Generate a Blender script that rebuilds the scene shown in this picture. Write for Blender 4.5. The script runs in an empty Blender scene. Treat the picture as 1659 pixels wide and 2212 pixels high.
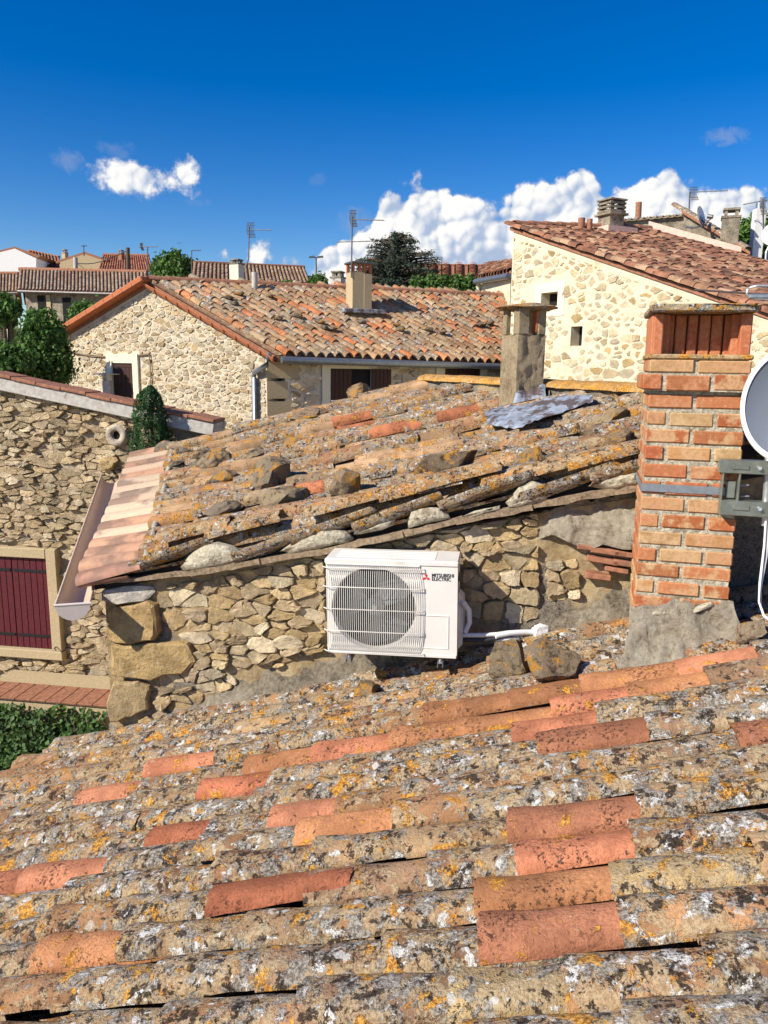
import bpy, math, random
from mathutils import Vector as V, Matrix, noise as mn

sc = bpy.context.scene
# ------------------------------------------------------------------ camera
CZ = 7.0                      # eye height above the street (m)
F, HOR = 1640.0, 790.0        # focal length and horizon row, in a 1659 x 2212 picture
PIT = math.atan((1106 - HOR) / F)
ROL = 0.015
CAM = V((0, 0, CZ))
fw = V((0, math.cos(PIT), -math.sin(PIT)))
_r = V((1, 0, 0)); _u = V((0, math.sin(PIT), math.cos(PIT)))
RT = _r * math.cos(ROL) + _u * math.sin(ROL)
UP = _u * math.cos(ROL) - _r * math.sin(ROL)
cd = bpy.data.cameras.new('camera'); cam = bpy.data.objects.new('camera', cd)
sc.collection.objects.link(cam); sc.camera = cam
cam.matrix_world = Matrix(((RT.x, UP.x, -fw.x, 0), (RT.y, UP.y, -fw.y, 0), (RT.z, UP.z, -fw.z, CZ), (0, 0, 0, 1)))
cd.sensor_fit = 'VERTICAL'; cd.sensor_height = 24.0; cd.lens = 24.0 * F / 2212.0
cd.clip_start = 0.05; cd.clip_end = 6000

# ------------------------------------------------------------------ light
SUN_AZ, SUN_EL = math.radians(238), math.radians(35)
SUN = V((math.sin(SUN_AZ) * math.cos(SUN_EL), math.cos(SUN_AZ) * math.cos(SUN_EL), math.sin(SUN_EL)))
w = bpy.data.worlds.new('World'); sc.world = w; w.use_nodes = True
w.cycles.sampling_method = 'MANUAL'; w.cycles.sample_map_resolution = 256
wt = w.node_tree; bg = wt.nodes['Background']
sky = wt.nodes.new('ShaderNodeTexSky'); sky.sky_type = 'NISHITA'; sky.sun_disc = False
sky.sun_elevation = SUN_EL; sky.sun_rotation = SUN_AZ
sky.altitude = 300; sky.air_density = 1.0; sky.dust_density = 0.15; sky.ozone_density = 3.0
hs = wt.nodes.new('ShaderNodeHueSaturation'); hs.inputs['Saturation'].default_value = 1.5; hs.inputs['Hue'].default_value = .515; hs.inputs['Value'].default_value = 1.15
wt.links.new(sky.outputs[0], hs.inputs['Color']); wt.links.new(hs.outputs[0], bg.inputs[0]); bg.inputs[1].default_value = 0.085
sl = bpy.data.lights.new('sun', 'SUN'); sl.energy = 5.0; sl.angle = math.radians(0.5); sl.color = (1, 0.93, 0.82)
so = bpy.data.objects.new('sun', sl); sc.collection.objects.link(so)
so.rotation_euler = (-SUN).to_track_quat('-Z', 'Y').to_euler(); so.location = (-20, -20, 40)
sc.view_settings.view_transform = 'Standard'; sc.view_settings.look = 'None'
sc.view_settings.gamma = 1; sc.view_settings.use_curve_mapping = False; sc.view_settings.exposure = 0.40
sc.cycles.max_bounces = 4; sc.cycles.diffuse_bounces = 2; sc.cycles.transparent_max_bounces = 6

# ------------------------------------------------------------------ pixel -> place
def ray(x, y): return fw + RT * ((x - 829.5) / F) - UP * ((y - 1106) / F)
def dep(x, y, d):
    v = ray(x, y); return CAM + v * (d / v.y)
def onp(x, y, P, N):
    v = ray(x, y); return CAM + v * ((P - CAM).dot(N) / v.dot(N))
def proj(P):
    q = P - CAM; d = q.dot(fw); return 829.5 + F * q.dot(RT) / d, 1106 - F * q.dot(UP) / d
def px2m(P): return (P - CAM).dot(fw) / F
Z = V((0, 0, 1))
def lerp(a, b, t): return a + (b - a) * t

# ---- clouds are part of the sky: cumulus bank over the far hills, some small puffs and veils
class ST:
    """tiny node helper for the sky"""
    def __init__(s, t): s.t = t
    def put(s, sock, v):
        if isinstance(v, bpy.types.NodeSocket): s.t.links.new(v, sock)
        else: sock.default_value = v
    def m(s, op, a, b=0.0, c=0.0, clamp=False):
        n = s.t.nodes.new('ShaderNodeMath'); n.operation = op; n.use_clamp = clamp
        for i, v in enumerate((a, b, c)): s.put(n.inputs[i], v)
        return n.outputs[0]
    def xyz(s, x, y, z=0.0):
        n = s.t.nodes.new('ShaderNodeCombineXYZ')
        for i, v in enumerate((x, y, z)): s.put(n.inputs[i], v)
        return n.outputs[0]
    def step(s, x, lo, hi, a=0.0, b=1.0):
        n = s.t.nodes.new('ShaderNodeMapRange'); n.interpolation_type = 'SMOOTHSTEP'
        for i, v in enumerate((x, lo, hi, a, b)): s.put(n.inputs[i], v)
        return n.outputs[0]
    def mix(s, f, a, b):
        n = s.t.nodes.new('ShaderNodeMix'); n.data_type = 'RGBA'; s.put(n.inputs[0], f); s.put(n.inputs[6], a); s.put(n.inputs[7], b); return n.outputs[2]
    def noise(s, v, sc_, det=5, ro=.55, di=0.0):
        n = s.t.nodes.new('ShaderNodeTexNoise'); s.put(n.inputs['Vector'], v); n.inputs['Scale'].default_value = sc_; n.inputs['Detail'].default_value = det; n.inputs['Roughness'].default_value = ro; n.inputs['Distortion'].default_value = di; return n.outputs['Fac']
    def puffs(s, v):          # heaped round heads, large to small: 0 in the clefts, 1 on the crowns
        tot = None
        for sc_, w_ in ((15, .57), (32, .27), (70, .16)):
            n = s.t.nodes.new('ShaderNodeTexVoronoi'); n.feature = 'F1'; n.voronoi_dimensions = '2D'; s.put(n.inputs['Vector'], v); n.inputs['Scale'].default_value = sc_
            q = s.m('MULTIPLY', n.outputs['Distance'], n.outputs['Distance']); q = s.m('MULTIPLY', s.m('SUBTRACT', 1.0, s.m('MULTIPLY', q, 1.6)), w_)
            tot = q if tot is None else s.m('ADD', tot, q)
        return tot
def azel(x, y):
    v = ray(x, y); return math.atan2(v.x, v.y), math.atan2(v.z, math.hypot(v.x, v.y))
S_ = ST(wt); tc = wt.nodes.new('ShaderNodeTexCoord'); sep = wt.nodes.new('ShaderNodeSeparateXYZ'); wt.links.new(tc.outputs['Generated'], sep.inputs[0])
X_, Y_, Z_ = sep.outputs
AZ = S_.m('ARCTAN2', X_, Y_); EL = S_.m('ARCTAN2', Z_, S_.m('SQRT', S_.m('ADD', S_.m('MULTIPLY', X_, X_), S_.m('MULTIPLY', Y_, Y_))))
Q0_ = S_.xyz(AZ, EL, 0.0)
wrp = wt.nodes.new('ShaderNodeTexNoise'); S_.put(wrp.inputs['Vector'], Q0_); wrp.inputs['Scale'].default_value = 30; wrp.inputs['Detail'].default_value = 4
vm = wt.nodes.new('ShaderNodeVectorMath'); vm.operation = 'MULTIPLY_ADD'; wt.links.new(wrp.outputs['Color'], vm.inputs[0]); vm.inputs[1].default_value = (.014, .014, 0); wt.links.new(Q0_, vm.inputs[2])
QV = vm.outputs[0]
contour = [(560, 780), (630, 660), (668, 575), (700, 530), (748, 508), (800, 492), (820, 440), (850, 402), (906, 378), (955, 398), (1000, 424), (1060, 432), (1110, 408), (1160, 398), (1210, 392), (1266, 368), (1300, 392), (1350, 396), (1400, 388), (1450, 358), (1490, 388), (1540, 402), (1590, 396), (1659, 408), (1760, 440), (1860, 420), (2000, 470)]
A_, B_ = azel(540, 600)[0], azel(2020, 470)[0]
cr = wt.nodes.new('ShaderNodeValToRGB'); e = cr.color_ramp.elements
pts_ = [azel(*p) for p in contour]
while len(e) < len(pts_): e.new(.5)
for el_, (a, h) in zip(e, pts_): el_.position = (a - A_) / (B_ - A_); hh = max(0, h) / .4; el_.color = (hh, hh, hh, 1)
S_.put(cr.inputs[0], S_.m('DIVIDE', S_.m('SUBTRACT', AZ, A_), B_ - A_))
bw = wt.nodes.new('ShaderNodeRGBToBW'); wt.links.new(cr.outputs[0], bw.inputs[0])
bank = S_.m('SUBTRACT', S_.m('MULTIPLY', bw.outputs[0], .4), S_.m('ADD', EL, .000))
dens = bank
for (x, y, w_, h_) in ((292, 386, 78, 38), (352, 394, 64, 24), (402, 376, 28, 30), (556, 558, 30, 34), (632, 588, 48, 30), (488, 547, 17, 17)):
    a, el0 = azel(x, y); ea = S_.m('DIVIDE', S_.m('SUBTRACT', AZ, a), w_ / F); ee = S_.m('DIVIDE', S_.m('SUBTRACT', EL, el0), h_ / F)
    d = S_.m('MULTIPLY', S_.m('SUBTRACT', 1.0, S_.m('SQRT', S_.m('ADD', S_.m('MULTIPLY', ea, ea), S_.m('MULTIPLY', ee, ee)))), min(w_, h_) / F * .8)
    dens = S_.m('MAXIMUM', dens, d)
PF_ = S_.puffs(QV)
dl = wt.nodes.new('ShaderNodeVectorMath'); dl.operation = 'ADD'; wt.links.new(QV, dl.inputs[0]); dl.inputs[1].default_value = (-.0055, .0045, 0)
PL_ = S_.puffs(dl.outputs[0])
amp = S_.step(bank, -.05, .03, .014, .046)
dd = S_.m('ADD', dens, S_.m('MULTIPLY', S_.m('SUBTRACT', PF_, .62), amp))
dd = S_.m('ADD', dd, S_.m('MULTIPLY', S_.m('SUBTRACT', S_.noise(Q0_, 90, 6, .62), .5), .020))
mask = S_.step(dd, .0, .010)
lit = S_.m('ADD', .66, S_.m('MULTIPLY', S_.m('SUBTRACT', PF_, PL_), 1.9))  # sun side and shade of the cloud heads painted into the colour
lit = S_.m('ADD', lit, S_.m('MULTIPLY', S_.m('SUBTRACT', PF_, .62), .9))
lit = S_.m('ADD', lit, S_.m('MULTIPLY', S_.m('SUBTRACT', S_.noise(Q0_, 11, 4, .5), .5), 2.4))
lit = S_.m('ADD', lit, S_.step(dd, .0, .03, .18, 0), clamp=True)
ccol = S_.mix(S_.step(lit, .1, .95), (.40, .50, .68, 1), (.97, .96, .94, 1))
veil = None; vn_ = S_.m('MULTIPLY', S_.m('SUBTRACT', S_.noise(Q0_, 60, 4, .6, .6), .5), 2.6)
for (x, y, w_, h_, op) in ((145, 348, 34, 26, .34), (252, 324, 40, 20, .22), (1570, 296, 52, 18, .36), (690, 388, 26, 14, .12), (430, 438, 30, 10, .14), (770, 480, 50, 34, .3), (600, 620, 240, 34, .25)):
    a, el0 = azel(x, y); ea = S_.m('DIVIDE', S_.m('SUBTRACT', AZ, a), w_ / F); ee = S_.m('DIVIDE', S_.m('SUBTRACT', EL, el0), h_ / F)
    r2 = S_.m('ADD', S_.m('MULTIPLY', ea, ea), S_.m('MULTIPLY', ee, ee)); d = S_.m('ADD', S_.m('SUBTRACT', 1.0, r2), vn_)
    d = S_.m('MULTIPLY', S_.step(d, .1, 1.2), op); veil = d if veil is None else S_.m('MAXIMUM', veil, d)
bgc = wt.nodes.new('ShaderNodeBackground'); S_.put(bgc.inputs[0], S_.mix(mask, (.36, .42, .58, 1), ccol)); bgc.inputs[1].default_value = .80
msh = wt.nodes.new('ShaderNodeMixShader'); S_.put(msh.inputs[0], S_.m('MAXIMUM', mask, veil)); wt.links.new(bg.outputs[0], msh.inputs[1]); wt.links.new(bgc.outputs[0], msh.inputs[2])
wt.links.new(msh.outputs[0], wt.nodes['World Output'].inputs[0])

# ------------------------------------------------------------------ scene helpers
WM = {}
def link(o, M, parent=None):
    sc.collection.objects.link(o)
    if parent is not None:
        o.parent = parent; o.matrix_basis = WM[parent.name].inverted() @ M
    else:
        o.matrix_basis = M
    WM[o.name] = M
    return o
def tag(o, label=None, cat=None, group=None, kind=None):
    if label: o['label'] = label
    if cat: o['category'] = cat
    if group: o['group'] = group
    if kind: o['kind'] = kind
    return o
def thing(name, label, cat, loc, group=None):
    o = bpy.data.objects.new(name, None); o.empty_display_size = 0.1
    link(o, Matrix.Translation(loc)); return tag(o, label, cat, group)
def basis(X, Y, Zv, loc):
    return Matrix(((X.x, Y.x, Zv.x, loc.x), (X.y, Y.y, Zv.y, loc.y), (X.z, Y.z, Zv.z, loc.z), (0, 0, 0, 1)))
def inst(name, me, M, mat, parent, col=None):
    o = bpy.data.objects.new(name, me)
    link(o, M, parent)
    if col: o.color = col
    return o

class MB:
    def __init__(s): s.v = []; s.f = []; s.c = []; s.sm = []; s.cur = (1, 1, 1, 1)
    def add(s, vs, fs, smooth=False):
        b = len(s.v); s.v += [V(p) for p in vs]
        s.f += [tuple(i + b for i in f) for f in fs]; s.c += [s.cur] * len(fs); s.sm += [smooth] * len(fs)
    def hexa(s, p):   # 4 bottom, 4 top (same order)
        s.add(p, [(3, 2, 1, 0), (4, 5, 6, 7), (0, 1, 5, 4), (1, 2, 6, 5), (2, 3, 7, 6), (3, 0, 4, 7)])
    def box(s, c, X, Y, Zv, bev=0.0):    # X, Y, Zv: half-extent vectors
        if bev <= 0:
            s.hexa([c - X - Y - Zv, c + X - Y - Zv, c + X + Y - Zv, c - X + Y - Zv, c - X - Y + Zv, c + X - Y + Zv, c + X + Y + Zv, c - X + Y + Zv]); return
        lx, ly, lz = X.length, Y.length, Zv.length
        x, y, z = X / lx, Y / ly, Zv / lz
        b = min(bev, lx * .9, ly * .9, lz * .9)
        vs = []; idx = {}
        for sx in (-1, 1):
            for sy in (-1, 1):
                for sz in (-1, 1):
                    for k in range(3):
                        d = [lx - b, ly - b, lz - b]; d[k] += b
                        idx[(sx, sy, sz, k)] = len(vs); vs.append(c + x * sx * d[0] + y * sy * d[1] + z * sz * d[2])
        fs = []
        def q(l): fs.append(tuple(idx[i] for i in l))
        for g in (-1, 1):
            o = [(-1, -1), (1, -1), (1, 1), (-1, 1)]
            q([(g, a, e, 0) for a, e in (o if g > 0 else o[::-1])])
            q([(a, g, e, 1) for a, e in (o[::-1] if g > 0 else o)])
            q([(a, e, g, 2) for a, e in (o if g > 0 else o[::-1])])
        for a in (-1, 1):
            for e in (-1, 1):
                q([(a, e, -1, 0), (a, e, 1, 0), (a, e, 1, 1), (a, e, -1, 1)])
                q([(a, -1, e, 0), (a, 1, e, 0), (a, 1, e, 2), (a, -1, e, 2)])
                q([(-1, a, e, 1), (1, a, e, 1), (1, a, e, 2), (-1, a, e, 2)])
                for h in (-1, 1): q([(a, e, h, 0), (a, e, h, 1), (a, e, h, 2)])
        s.add(vs, fs)
    def prism(s, poly, d):
        n = len(poly); s.add(list(poly) + [p + d for p in poly],
            [tuple(range(n))[::-1], tuple(range(n, 2 * n))] + [(i, (i + 1) % n, (i + 1) % n + n, i + n) for i in range(n)])
    def tube(s, path, r, n=8, cap=True, smooth=True):
        m = len(path); rs = r if isinstance(r, (list, tuple)) else [r] * m
        vs = []
        for i, p in enumerate(path):
            t = (path[min(i + 1, m - 1)] - path[max(i - 1, 0)]).normalized()
            a = t.cross(Z if abs(t.z) < .9 else V((1, 0, 0))).normalized(); b = t.cross(a)
            for k in range(n):
                an = 2 * math.pi * k / n; vs.append(p + (a * math.cos(an) + b * math.sin(an)) * rs[i])
        fs = [(i * n + k, i * n + (k + 1) % n, (i + 1) * n + (k + 1) % n, (i + 1) * n + k) for i in range(m - 1) for k in range(n)]
        s.add(vs, fs, smooth)
        if cap:
            s.add(vs[:n], [tuple(range(n))[::-1]]); s.add(vs[-n:], [tuple(range(n))])
    def grid(s, pts, smooth=True):       # rows of points
        nr, nc = len(pts), len(pts[0])
        s.add([p for r in pts for p in r], [(i * nc + j, i * nc + j + 1, (i + 1) * nc + j + 1, (i + 1) * nc + j) for i in range(nr - 1) for j in range(nc - 1)], smooth)
    def mesh(s, name, mat, c=V((0, 0, 0)), attr=False):
        me = bpy.data.meshes.new(name); me.from_pydata([p - c for p in s.v], [], s.f); me.update()
        me.polygons.foreach_set('use_smooth', s.sm)
        if attr:
            a = me.attributes.new('col', 'FLOAT_COLOR', 'FACE')
            a.data.foreach_set('color', [x for cc in s.c for x in cc])
        me.materials.append(mat); return me
    def build(s, name, mat, parent=None, attr=False, col=None):
        lo = V([min(p[i] for p in s.v) for i in range(3)]); hi = V([max(p[i] for p in s.v) for i in range(3)])
        c = V(((lo.x + hi.x) / 2, (lo.y + hi.y) / 2, lo.z))
        o = bpy.data.objects.new(name, s.mesh(name, mat, c, attr))
        link(o, Matrix.Translation(c), parent)
        if col: o.color = col
        return o

# ------------------------------------------------------------------ materials
class NT:
    def __init__(s, name, rough=0.85, metal=0.0, spec=0.3):
        s.m = bpy.data.materials.new(name); s.m.use_nodes = True; s.t = s.m.node_tree
        s.b = s.t.nodes['Principled BSDF']; s.b.inputs['Roughness'].default_value = rough
        s.b.inputs['Metallic'].default_value = metal; s.b.inputs['Specular IOR Level'].default_value = spec
    def N(s, typ, **kw):
        n = s.t.nodes.new(typ)
        for k, v in kw.items(): setattr(n, k, v)
        return n
    def put(s, sock, v):
        if isinstance(v, bpy.types.NodeSocket): s.t.links.new(v, sock)
        elif isinstance(v, tuple) and len(v) == 3 and sock.type == 'RGBA': sock.default_value = v + (1,)
        else: sock.default_value = v
    def math(s, op, a, b=0.0, clamp=False):
        n = s.N('ShaderNodeMath', operation=op, use_clamp=clamp); s.put(n.inputs[0], a); s.put(n.inputs[1], b); return n.outputs[0]
    def vadd(s, a, b, op='ADD'):
        n = s.N('ShaderNodeVectorMath', operation=op); s.put(n.inputs[0], a); s.put(n.inputs[1], b); return n.outputs[0]
    def mix(s, f, a, b, blend='MIX'):
        n = s.N('ShaderNodeMix', data_type='RGBA', blend_type=blend); s.put(n.inputs[0], f); s.put(n.inputs[6], a); s.put(n.inputs[7], b); return n.outputs[2]
    def noise(s, vec, scale, detail=5, rough=.6, dist=0.0, color=False):
        n = s.N('ShaderNodeTexNoise'); s.put(n.inputs['Vector'], vec); s.put(n.inputs['Scale'], scale); s.put(n.inputs['Detail'], detail)
        s.put(n.inputs['Roughness'], rough); s.put(n.inputs['Distortion'], dist); return n.outputs['Color' if color else 'Fac']
    def voro(s, vec, scale, feature='F1', rnd=1.0):
        n = s.N('ShaderNodeTexVoronoi', feature=feature); s.put(n.inputs['Vector'], vec); s.put(n.inputs['Scale'], scale); s.put(n.inputs['Randomness'], rnd); return n
    def step(s, x, lo, hi, a=0.0, b=1.0):
        n = s.N('ShaderNodeMapRange', interpolation_type='SMOOTHSTEP'); s.put(n.inputs[0], x)
        for i, v in enumerate((lo, hi, a, b)): s.put(n.inputs[i + 1], v)
        return n.outputs[0]
    def ramp(s, f, stops):
        n = s.N('ShaderNodeValToRGB'); s.put(n.inputs[0], f); e = n.color_ramp.elements
        while len(e) < len(stops): e.new(0.5)
        for el, (p, c) in zip(e, stops): el.position = p; el.color = tuple(c) + (1,)
        return n.outputs[0]
    def bump(s, h, strength=.6, dist=.01, normal=None):
        n = s.N('ShaderNodeBump'); n.inputs['Strength'].default_value = strength; n.inputs['Distance'].default_value = dist
        s.put(n.inputs['Height'], h)
        if normal: s.put(n.inputs['Normal'], normal)
        return n.outputs[0]
    def src(s, attr):      # colour, alpha, coordinates
        if attr:
            a = s.N('ShaderNodeAttribute', attribute_name='col'); g = s.N('ShaderNodeNewGeometry')
            return a.outputs['Color'], a.outputs['Alpha'], g.outputs['Position']
        o = s.N('ShaderNodeObjectInfo'); c = s.N('ShaderNodeTexCoord')
        n = s.N('ShaderNodeVectorMath', operation='SCALE'); n.inputs[0].default_value = (37.1, 91.7, 53.3); s.put(n.inputs['Scale'], o.outputs['Random'])
        return o.outputs['Color'], o.outputs['Alpha'], s.vadd(c.outputs['Object'], n.outputs[0])
    def end(s, col, normal=None, rough=None):
        s.put(s.b.inputs['Base Color'], col)
        if normal: s.put(s.b.inputs['Normal'], normal)
        if rough is not None: s.put(s.b.inputs['Roughness'], rough)
        return s.m

def tile_mat(name, attr=False, k=1.0, orange=.582, bumpd=.008, black=.538, bright=1.0):
    """canal tile: object colour = fired clay, alpha = how far lichen has taken it"""
    t = NT(name, .9, 0, .2); c, age, p = t.src(attr); g = bright
    big = t.noise(p, 6 * k, 4, .6); mid = t.noise(p, 30 * k, 7, .75); fine = t.noise(p, 110 * k, 4, .75)
    clay = t.mix(t.step(big, .35, .65), t.mix(1.0, c, (.72, .68, .65), 'MULTIPLY'), t.mix(1.0, c, (1.2, 1.16, 1.1), 'MULTIPLY'))
    clay = t.mix(t.step(fine, .42, .60, .0, .45), clay, t.mix(1.0, c, (.55, .48, .42), 'MULTIPLY'))
    col = clay; rough = t.math('MULTIPLY', fine, .5)
    ag = t.step(age, .15, .75)
    def layer(col, off, sc_, thr, width, c1, c2, strength, bias=.0, det=5, dist=.3):
        n = t.noise(t.vadd(p, off), sc_ * k, det, .74, dist)
        m_ = t.step(t.math('ADD', n, t.math('MULTIPLY', t.math('SUBTRACT', ag, 1.0), bias)), thr, thr + width)
        return t.mix(t.math('MULTIPLY', m_, strength), col, t.mix(t.step(fine, .4, .6), c1, c2)), m_
    def g3(*v): return tuple(min(.9, x * g) for x in v)
    col, m1 = layer(col, (5.3, 1.7, 9.1), 13, .445, .05, g3(.30, .215, .12), g3(.54, .42, .25), .80, .22)        # tan crust
    col, m2 = layer(col, (2.1, 8.7, 4.1), 15, .515, .03, g3(.12, .11, .09), g3(.42, .40, .355), .85, .25)       # grey crust
    col, m3 = layer(col, (2.9, 7.7, 3.3), 24, black, .035, (.010, .008, .006), (.07, .05, .035), .92, .10)     # black crust
    col, m4 = layer(col, (9.9, 3.1, 6.3), 19, .572, .022, g3(.50, .48, .43), g3(.80, .78, .72), .92, .30)         # pale thallus
    col, m5 = layer(col, (8.1, 4.4, 1.2), 10, orange, .03, (.34, .125, .012), (.76, .40, .07), .88, .03)       # orange lichen
    cs_ = t.math('MULTIPLY', t.step(t.noise(t.vadd(p, (4.4, 9.2, 7.1)), 75 * k, 4, .8), .53, .57), t.step(t.noise(t.vadd(p, (1.1, 2.2, 5.1)), 7 * k, 3, .5), .47, .60))
    col = t.mix(t.math('MULTIPLY', cs_, .85), col, (.035, .02, .014))     # soot-black specks that start on bare clay
    pd_ = t.vadd(p, t.vadd(t.noise(p, 60 * k, 3, .6, color=True), (.022 / k,) * 3, 'MULTIPLY'))
    v = t.voro(pd_, 30 * k); rad = t.step(t.noise(v.outputs['Position'], 47, 0), .52, .74, .0, .44); patch = t.step(t.noise(t.vadd(p, (1, 6, 2)), 5 * k, 3, .5), .46, .56)
    vm = t.math('MULTIPLY', t.math('MULTIPLY', t.step(t.math('SUBTRACT', rad, v.outputs['Distance']), .0, .09), patch), ag)
    col = t.mix(t.math('MULTIPLY', vm, .8), col, t.mix(fine, (.46, .44, .39), (.80, .78, .72)))
    h = t.math('ADD', t.math('MULTIPLY', fine, .7), t.math('ADD', t.math('MULTIPLY', mid, .9), t.math('MULTIPLY', t.math('ADD', t.math('ADD', m1, m2), t.math('ADD', m4, m5)), .22)))
    return t.end(col, t.bump(h, 1.0, bumpd))

def stone_mat(name, attr=False, k=1.0, bumpd=.012, var=.5):
    t = NT(name, .92, 0, .15); c, al, p = t.src(attr)
    n1 = t.noise(p, 8 * k, 5, .6); n2 = t.noise(p, 42 * k, 6, .72); n3 = t.noise(t.vadd(p, (3, 9, 1)), 130 * k, 5, .75)
    col = t.mix(t.step(n1, .40, .60), t.mix(var, c, t.mix(1.0, c, (.5, .46, .42), 'MULTIPLY')), t.mix(1.0, c, (1.12, 1.1, 1.05), 'MULTIPLY'))
    col = t.mix(t.step(n2, .5, .7, 0, .6), col, t.mix(1.0, c, (.6, .56, .52), 'MULTIPLY'))
    col = t.mix(t.step(n2, .34, .44, .55, 0), col, (.62, .56, .44))
    col = t.mix(t.step(n3, .56, .72, 0, .55), col, t.mix(1.0, c, (.4, .36, .32), 'MULTIPLY'))
    h = t.math('ADD', t.math('MULTIPLY', n1, 1.4), t.math('ADD', t.math('MULTIPLY', n2, 1.3), t.math('MULTIPLY', n3, .5)))
    return t.end(col, t.bump(h, 1.0, bumpd * 1.5))

def plain(name, col, rough=.7, metal=0.0, k=20, amp=.25, bumps=.0, bumpd=.004, spec=.4, dirt=None, dk=6, dlo=.55, dhi=.7):
    t = NT(name, rough, metal, spec); p = t.N('ShaderNodeNewGeometry').outputs['Position']
    n = t.noise(p, k, 6, .68)
    c = t.mix(t.step(n, .3, .7), tuple(x * (1 - amp) for x in col), tuple(min(1, x * (1 + amp * .6)) for x in col))
    if dirt: c = t.mix(t.step(t.noise(t.vadd(p, (4, 2, 8)), dk, 7, .72), dlo, dhi, 0, .85), c, dirt)
    return t.end(c, t.bump(n, bumps, bumpd) if bumps else None)

def mortar_mat(name, c1, c2, c3, k=1.0, bumpd=.02, grey=None, glo=.55, ghi=.66, gk=1.1):
    t = NT(name, .95, 0, .1); p = t.N('ShaderNodeNewGeometry').outputs['Position']
    n1 = t.noise(p, 3.5 * k, 6, .62); n2 = t.noise(p, 30 * k, 7, .74); n3 = t.noise(p, 120 * k, 5, .75)
    c = t.ramp(t.math('ADD', t.math('MULTIPLY', n1, .5), t.math('MULTIPLY', n2, .5)), [(.36, c3), (.47, c1), (.6, c2)])
    if grey:
        sp = t.N('ShaderNodeSeparateXYZ'); t.put(sp.inputs[0], p); side = t.step(sp.outputs[0], -1.6, 1.2, -.10, .03)
        g = t.ramp(t.math('ADD', t.math('MULTIPLY', n2, .45), t.math('MULTIPLY', n3, .55)), [(.36, (.045, .04, .03)), (.47, tuple(x * .6 for x in grey)), (.56, grey), (.68, tuple(min(1, x * 1.6) for x in grey))])
        c = t.mix(t.step(t.math('ADD', t.noise(t.vadd(p, (1.7, 0, 3.1)), gk, 5, .6), side), glo, ghi), c, g)
    c = t.mix(t.step(n3, .58, .74, 0, .5), c, tuple(x * .45 for x in c3))
    h = t.math('ADD', n2, t.math('ADD', t.math('MULTIPLY', n1, .6), t.math('MULTIPLY', n3, .45)))
    return t.end(c, t.bump(h, .9, bumpd))

M = {}
M['tile'] = tile_mat('weathered canal tile', k=.72, orange=.57, bumpd=.010)
M['tile2'] = tile_mat('old canal tile crusted with lichen', k=.9, orange=.55, bumpd=.012, black=.545, bright=1.12)
M['tile_far'] = tile_mat('canal tile', k=.5, orange=.66, bumpd=.01, black=.575)
M['tile_far_a'] = tile_mat('canal tile mass', attr=True, k=.5, orange=.66, bumpd=.01, black=.575)
M['tile2_a'] = tile_mat('old canal tile channels', attr=True, k=.9, orange=.58)
M['stone'] = stone_mat('limestone rubble')
M['stone_a'] = stone_mat('limestone rubble mass', attr=True)
M['stone_far'] = stone_mat('pale limestone', k=.7, bumpd=.02, var=.22)
M['stone_far_a'] = stone_mat('pale limestone mass', attr=True, k=.7, bumpd=.02, var=.22)
M['mortar'] = mortar_mat('earth mortar', (.44, .32, .175), (.58, .46, .29), (.24, .17, .09))
M['mortar_side'] = mortar_mat('cement streaked rubble', (.44, .32, .17), (.56, .44, .26), (.24, .17, .09), grey=(.34, .29, .22), glo=.47, ghi=.54)
M['mortar_left'] = mortar_mat('brown lime mortar', (.36, .28, .17), (.50, .40, .26), (.18, .13, .08))  # brown lime mortar, mottled at random, also on the small chimney
M['pointing'] = mortar_mat('cream lime pointing', (.74, .63, .45), (.80, .71, .54), (.58, .46, .29), k=1.0, bumpd=.018)
M['pointing2'] = mortar_mat('pale yellow lime render', (.74, .63, .44), (.80, .70, .51), (.60, .48, .31), k=1.0, bumpd=.014)
M['cement'] = mortar_mat('grey cement render', (.27, .225, .16), (.50, .43, .32), (.08, .065, .045), k=1.2, bumpd=.03)
M['cement_light'] = mortar_mat('rough tan cement', (.48, .41, .30), (.66, .59, .46), (.16, .13, .09), k=1.1, bumpd=.035)
M['render_tan'] = plain('tan lime render', (.50, .39, .23), .9, 0, 60, .25, .5, .006, .15)
M['render_cream'] = plain('cream lime render', (.80, .72, .52), .9, 0, 40, .12, .3, .004, .15)
M['render_white'] = plain('white render', (.80, .78, .74), .9, 0, 12, .08, .2, .004, .15)
M['render_pink'] = plain('pink mortar flashing', (.72, .48, .38), .9, 0, 12, .15, .4, .01, .15)
M['render_grey'] = plain('pale grey cement band', (.52, .48, .42), .9, 0, 14, .22, .5, .01, .15, dirt=(.12, .10, .085), dk=5, dlo=.56, dhi=.68)
M['white_mortar'] = plain('pale mortar', (.55, .49, .36), .95, 0, 34, .4, 1.0, .02, .1, dirt=(.22, .17, .11), dk=16, dlo=.52, dhi=.62)
M['dark'] = plain('painted gap shade', (.02, .017, .014), .95, 0, 20, .3)  # near-black deck colour paints the shade in gaps between the tiles
M['void'] = plain('unlit inside', (.012, .011, .01), .95, 0, 20, .2)  # near-black colour stands in for the darkness behind openings
M['wood_old'] = plain('weathered lath', (.30, .22, .14), .9, 0, 40, .45, .8, .006, .15, dirt=(.06, .045, .03), dk=9)
M['clay'] = plain('orange clay', (.50, .17, .075), .85, 0, 25, .22, .4, .004, .2)
M['clay_dull'] = plain('dull red clay', (.36, .165, .095), .85, 0, 18, .35, .5, .005, .2, dirt=(.14, .10, .07), dk=9)
M['wine'] = plain('wine red shutter paint', (.105, .012, .018), .55, 0, 30, .3, .2, .002, .4)
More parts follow.
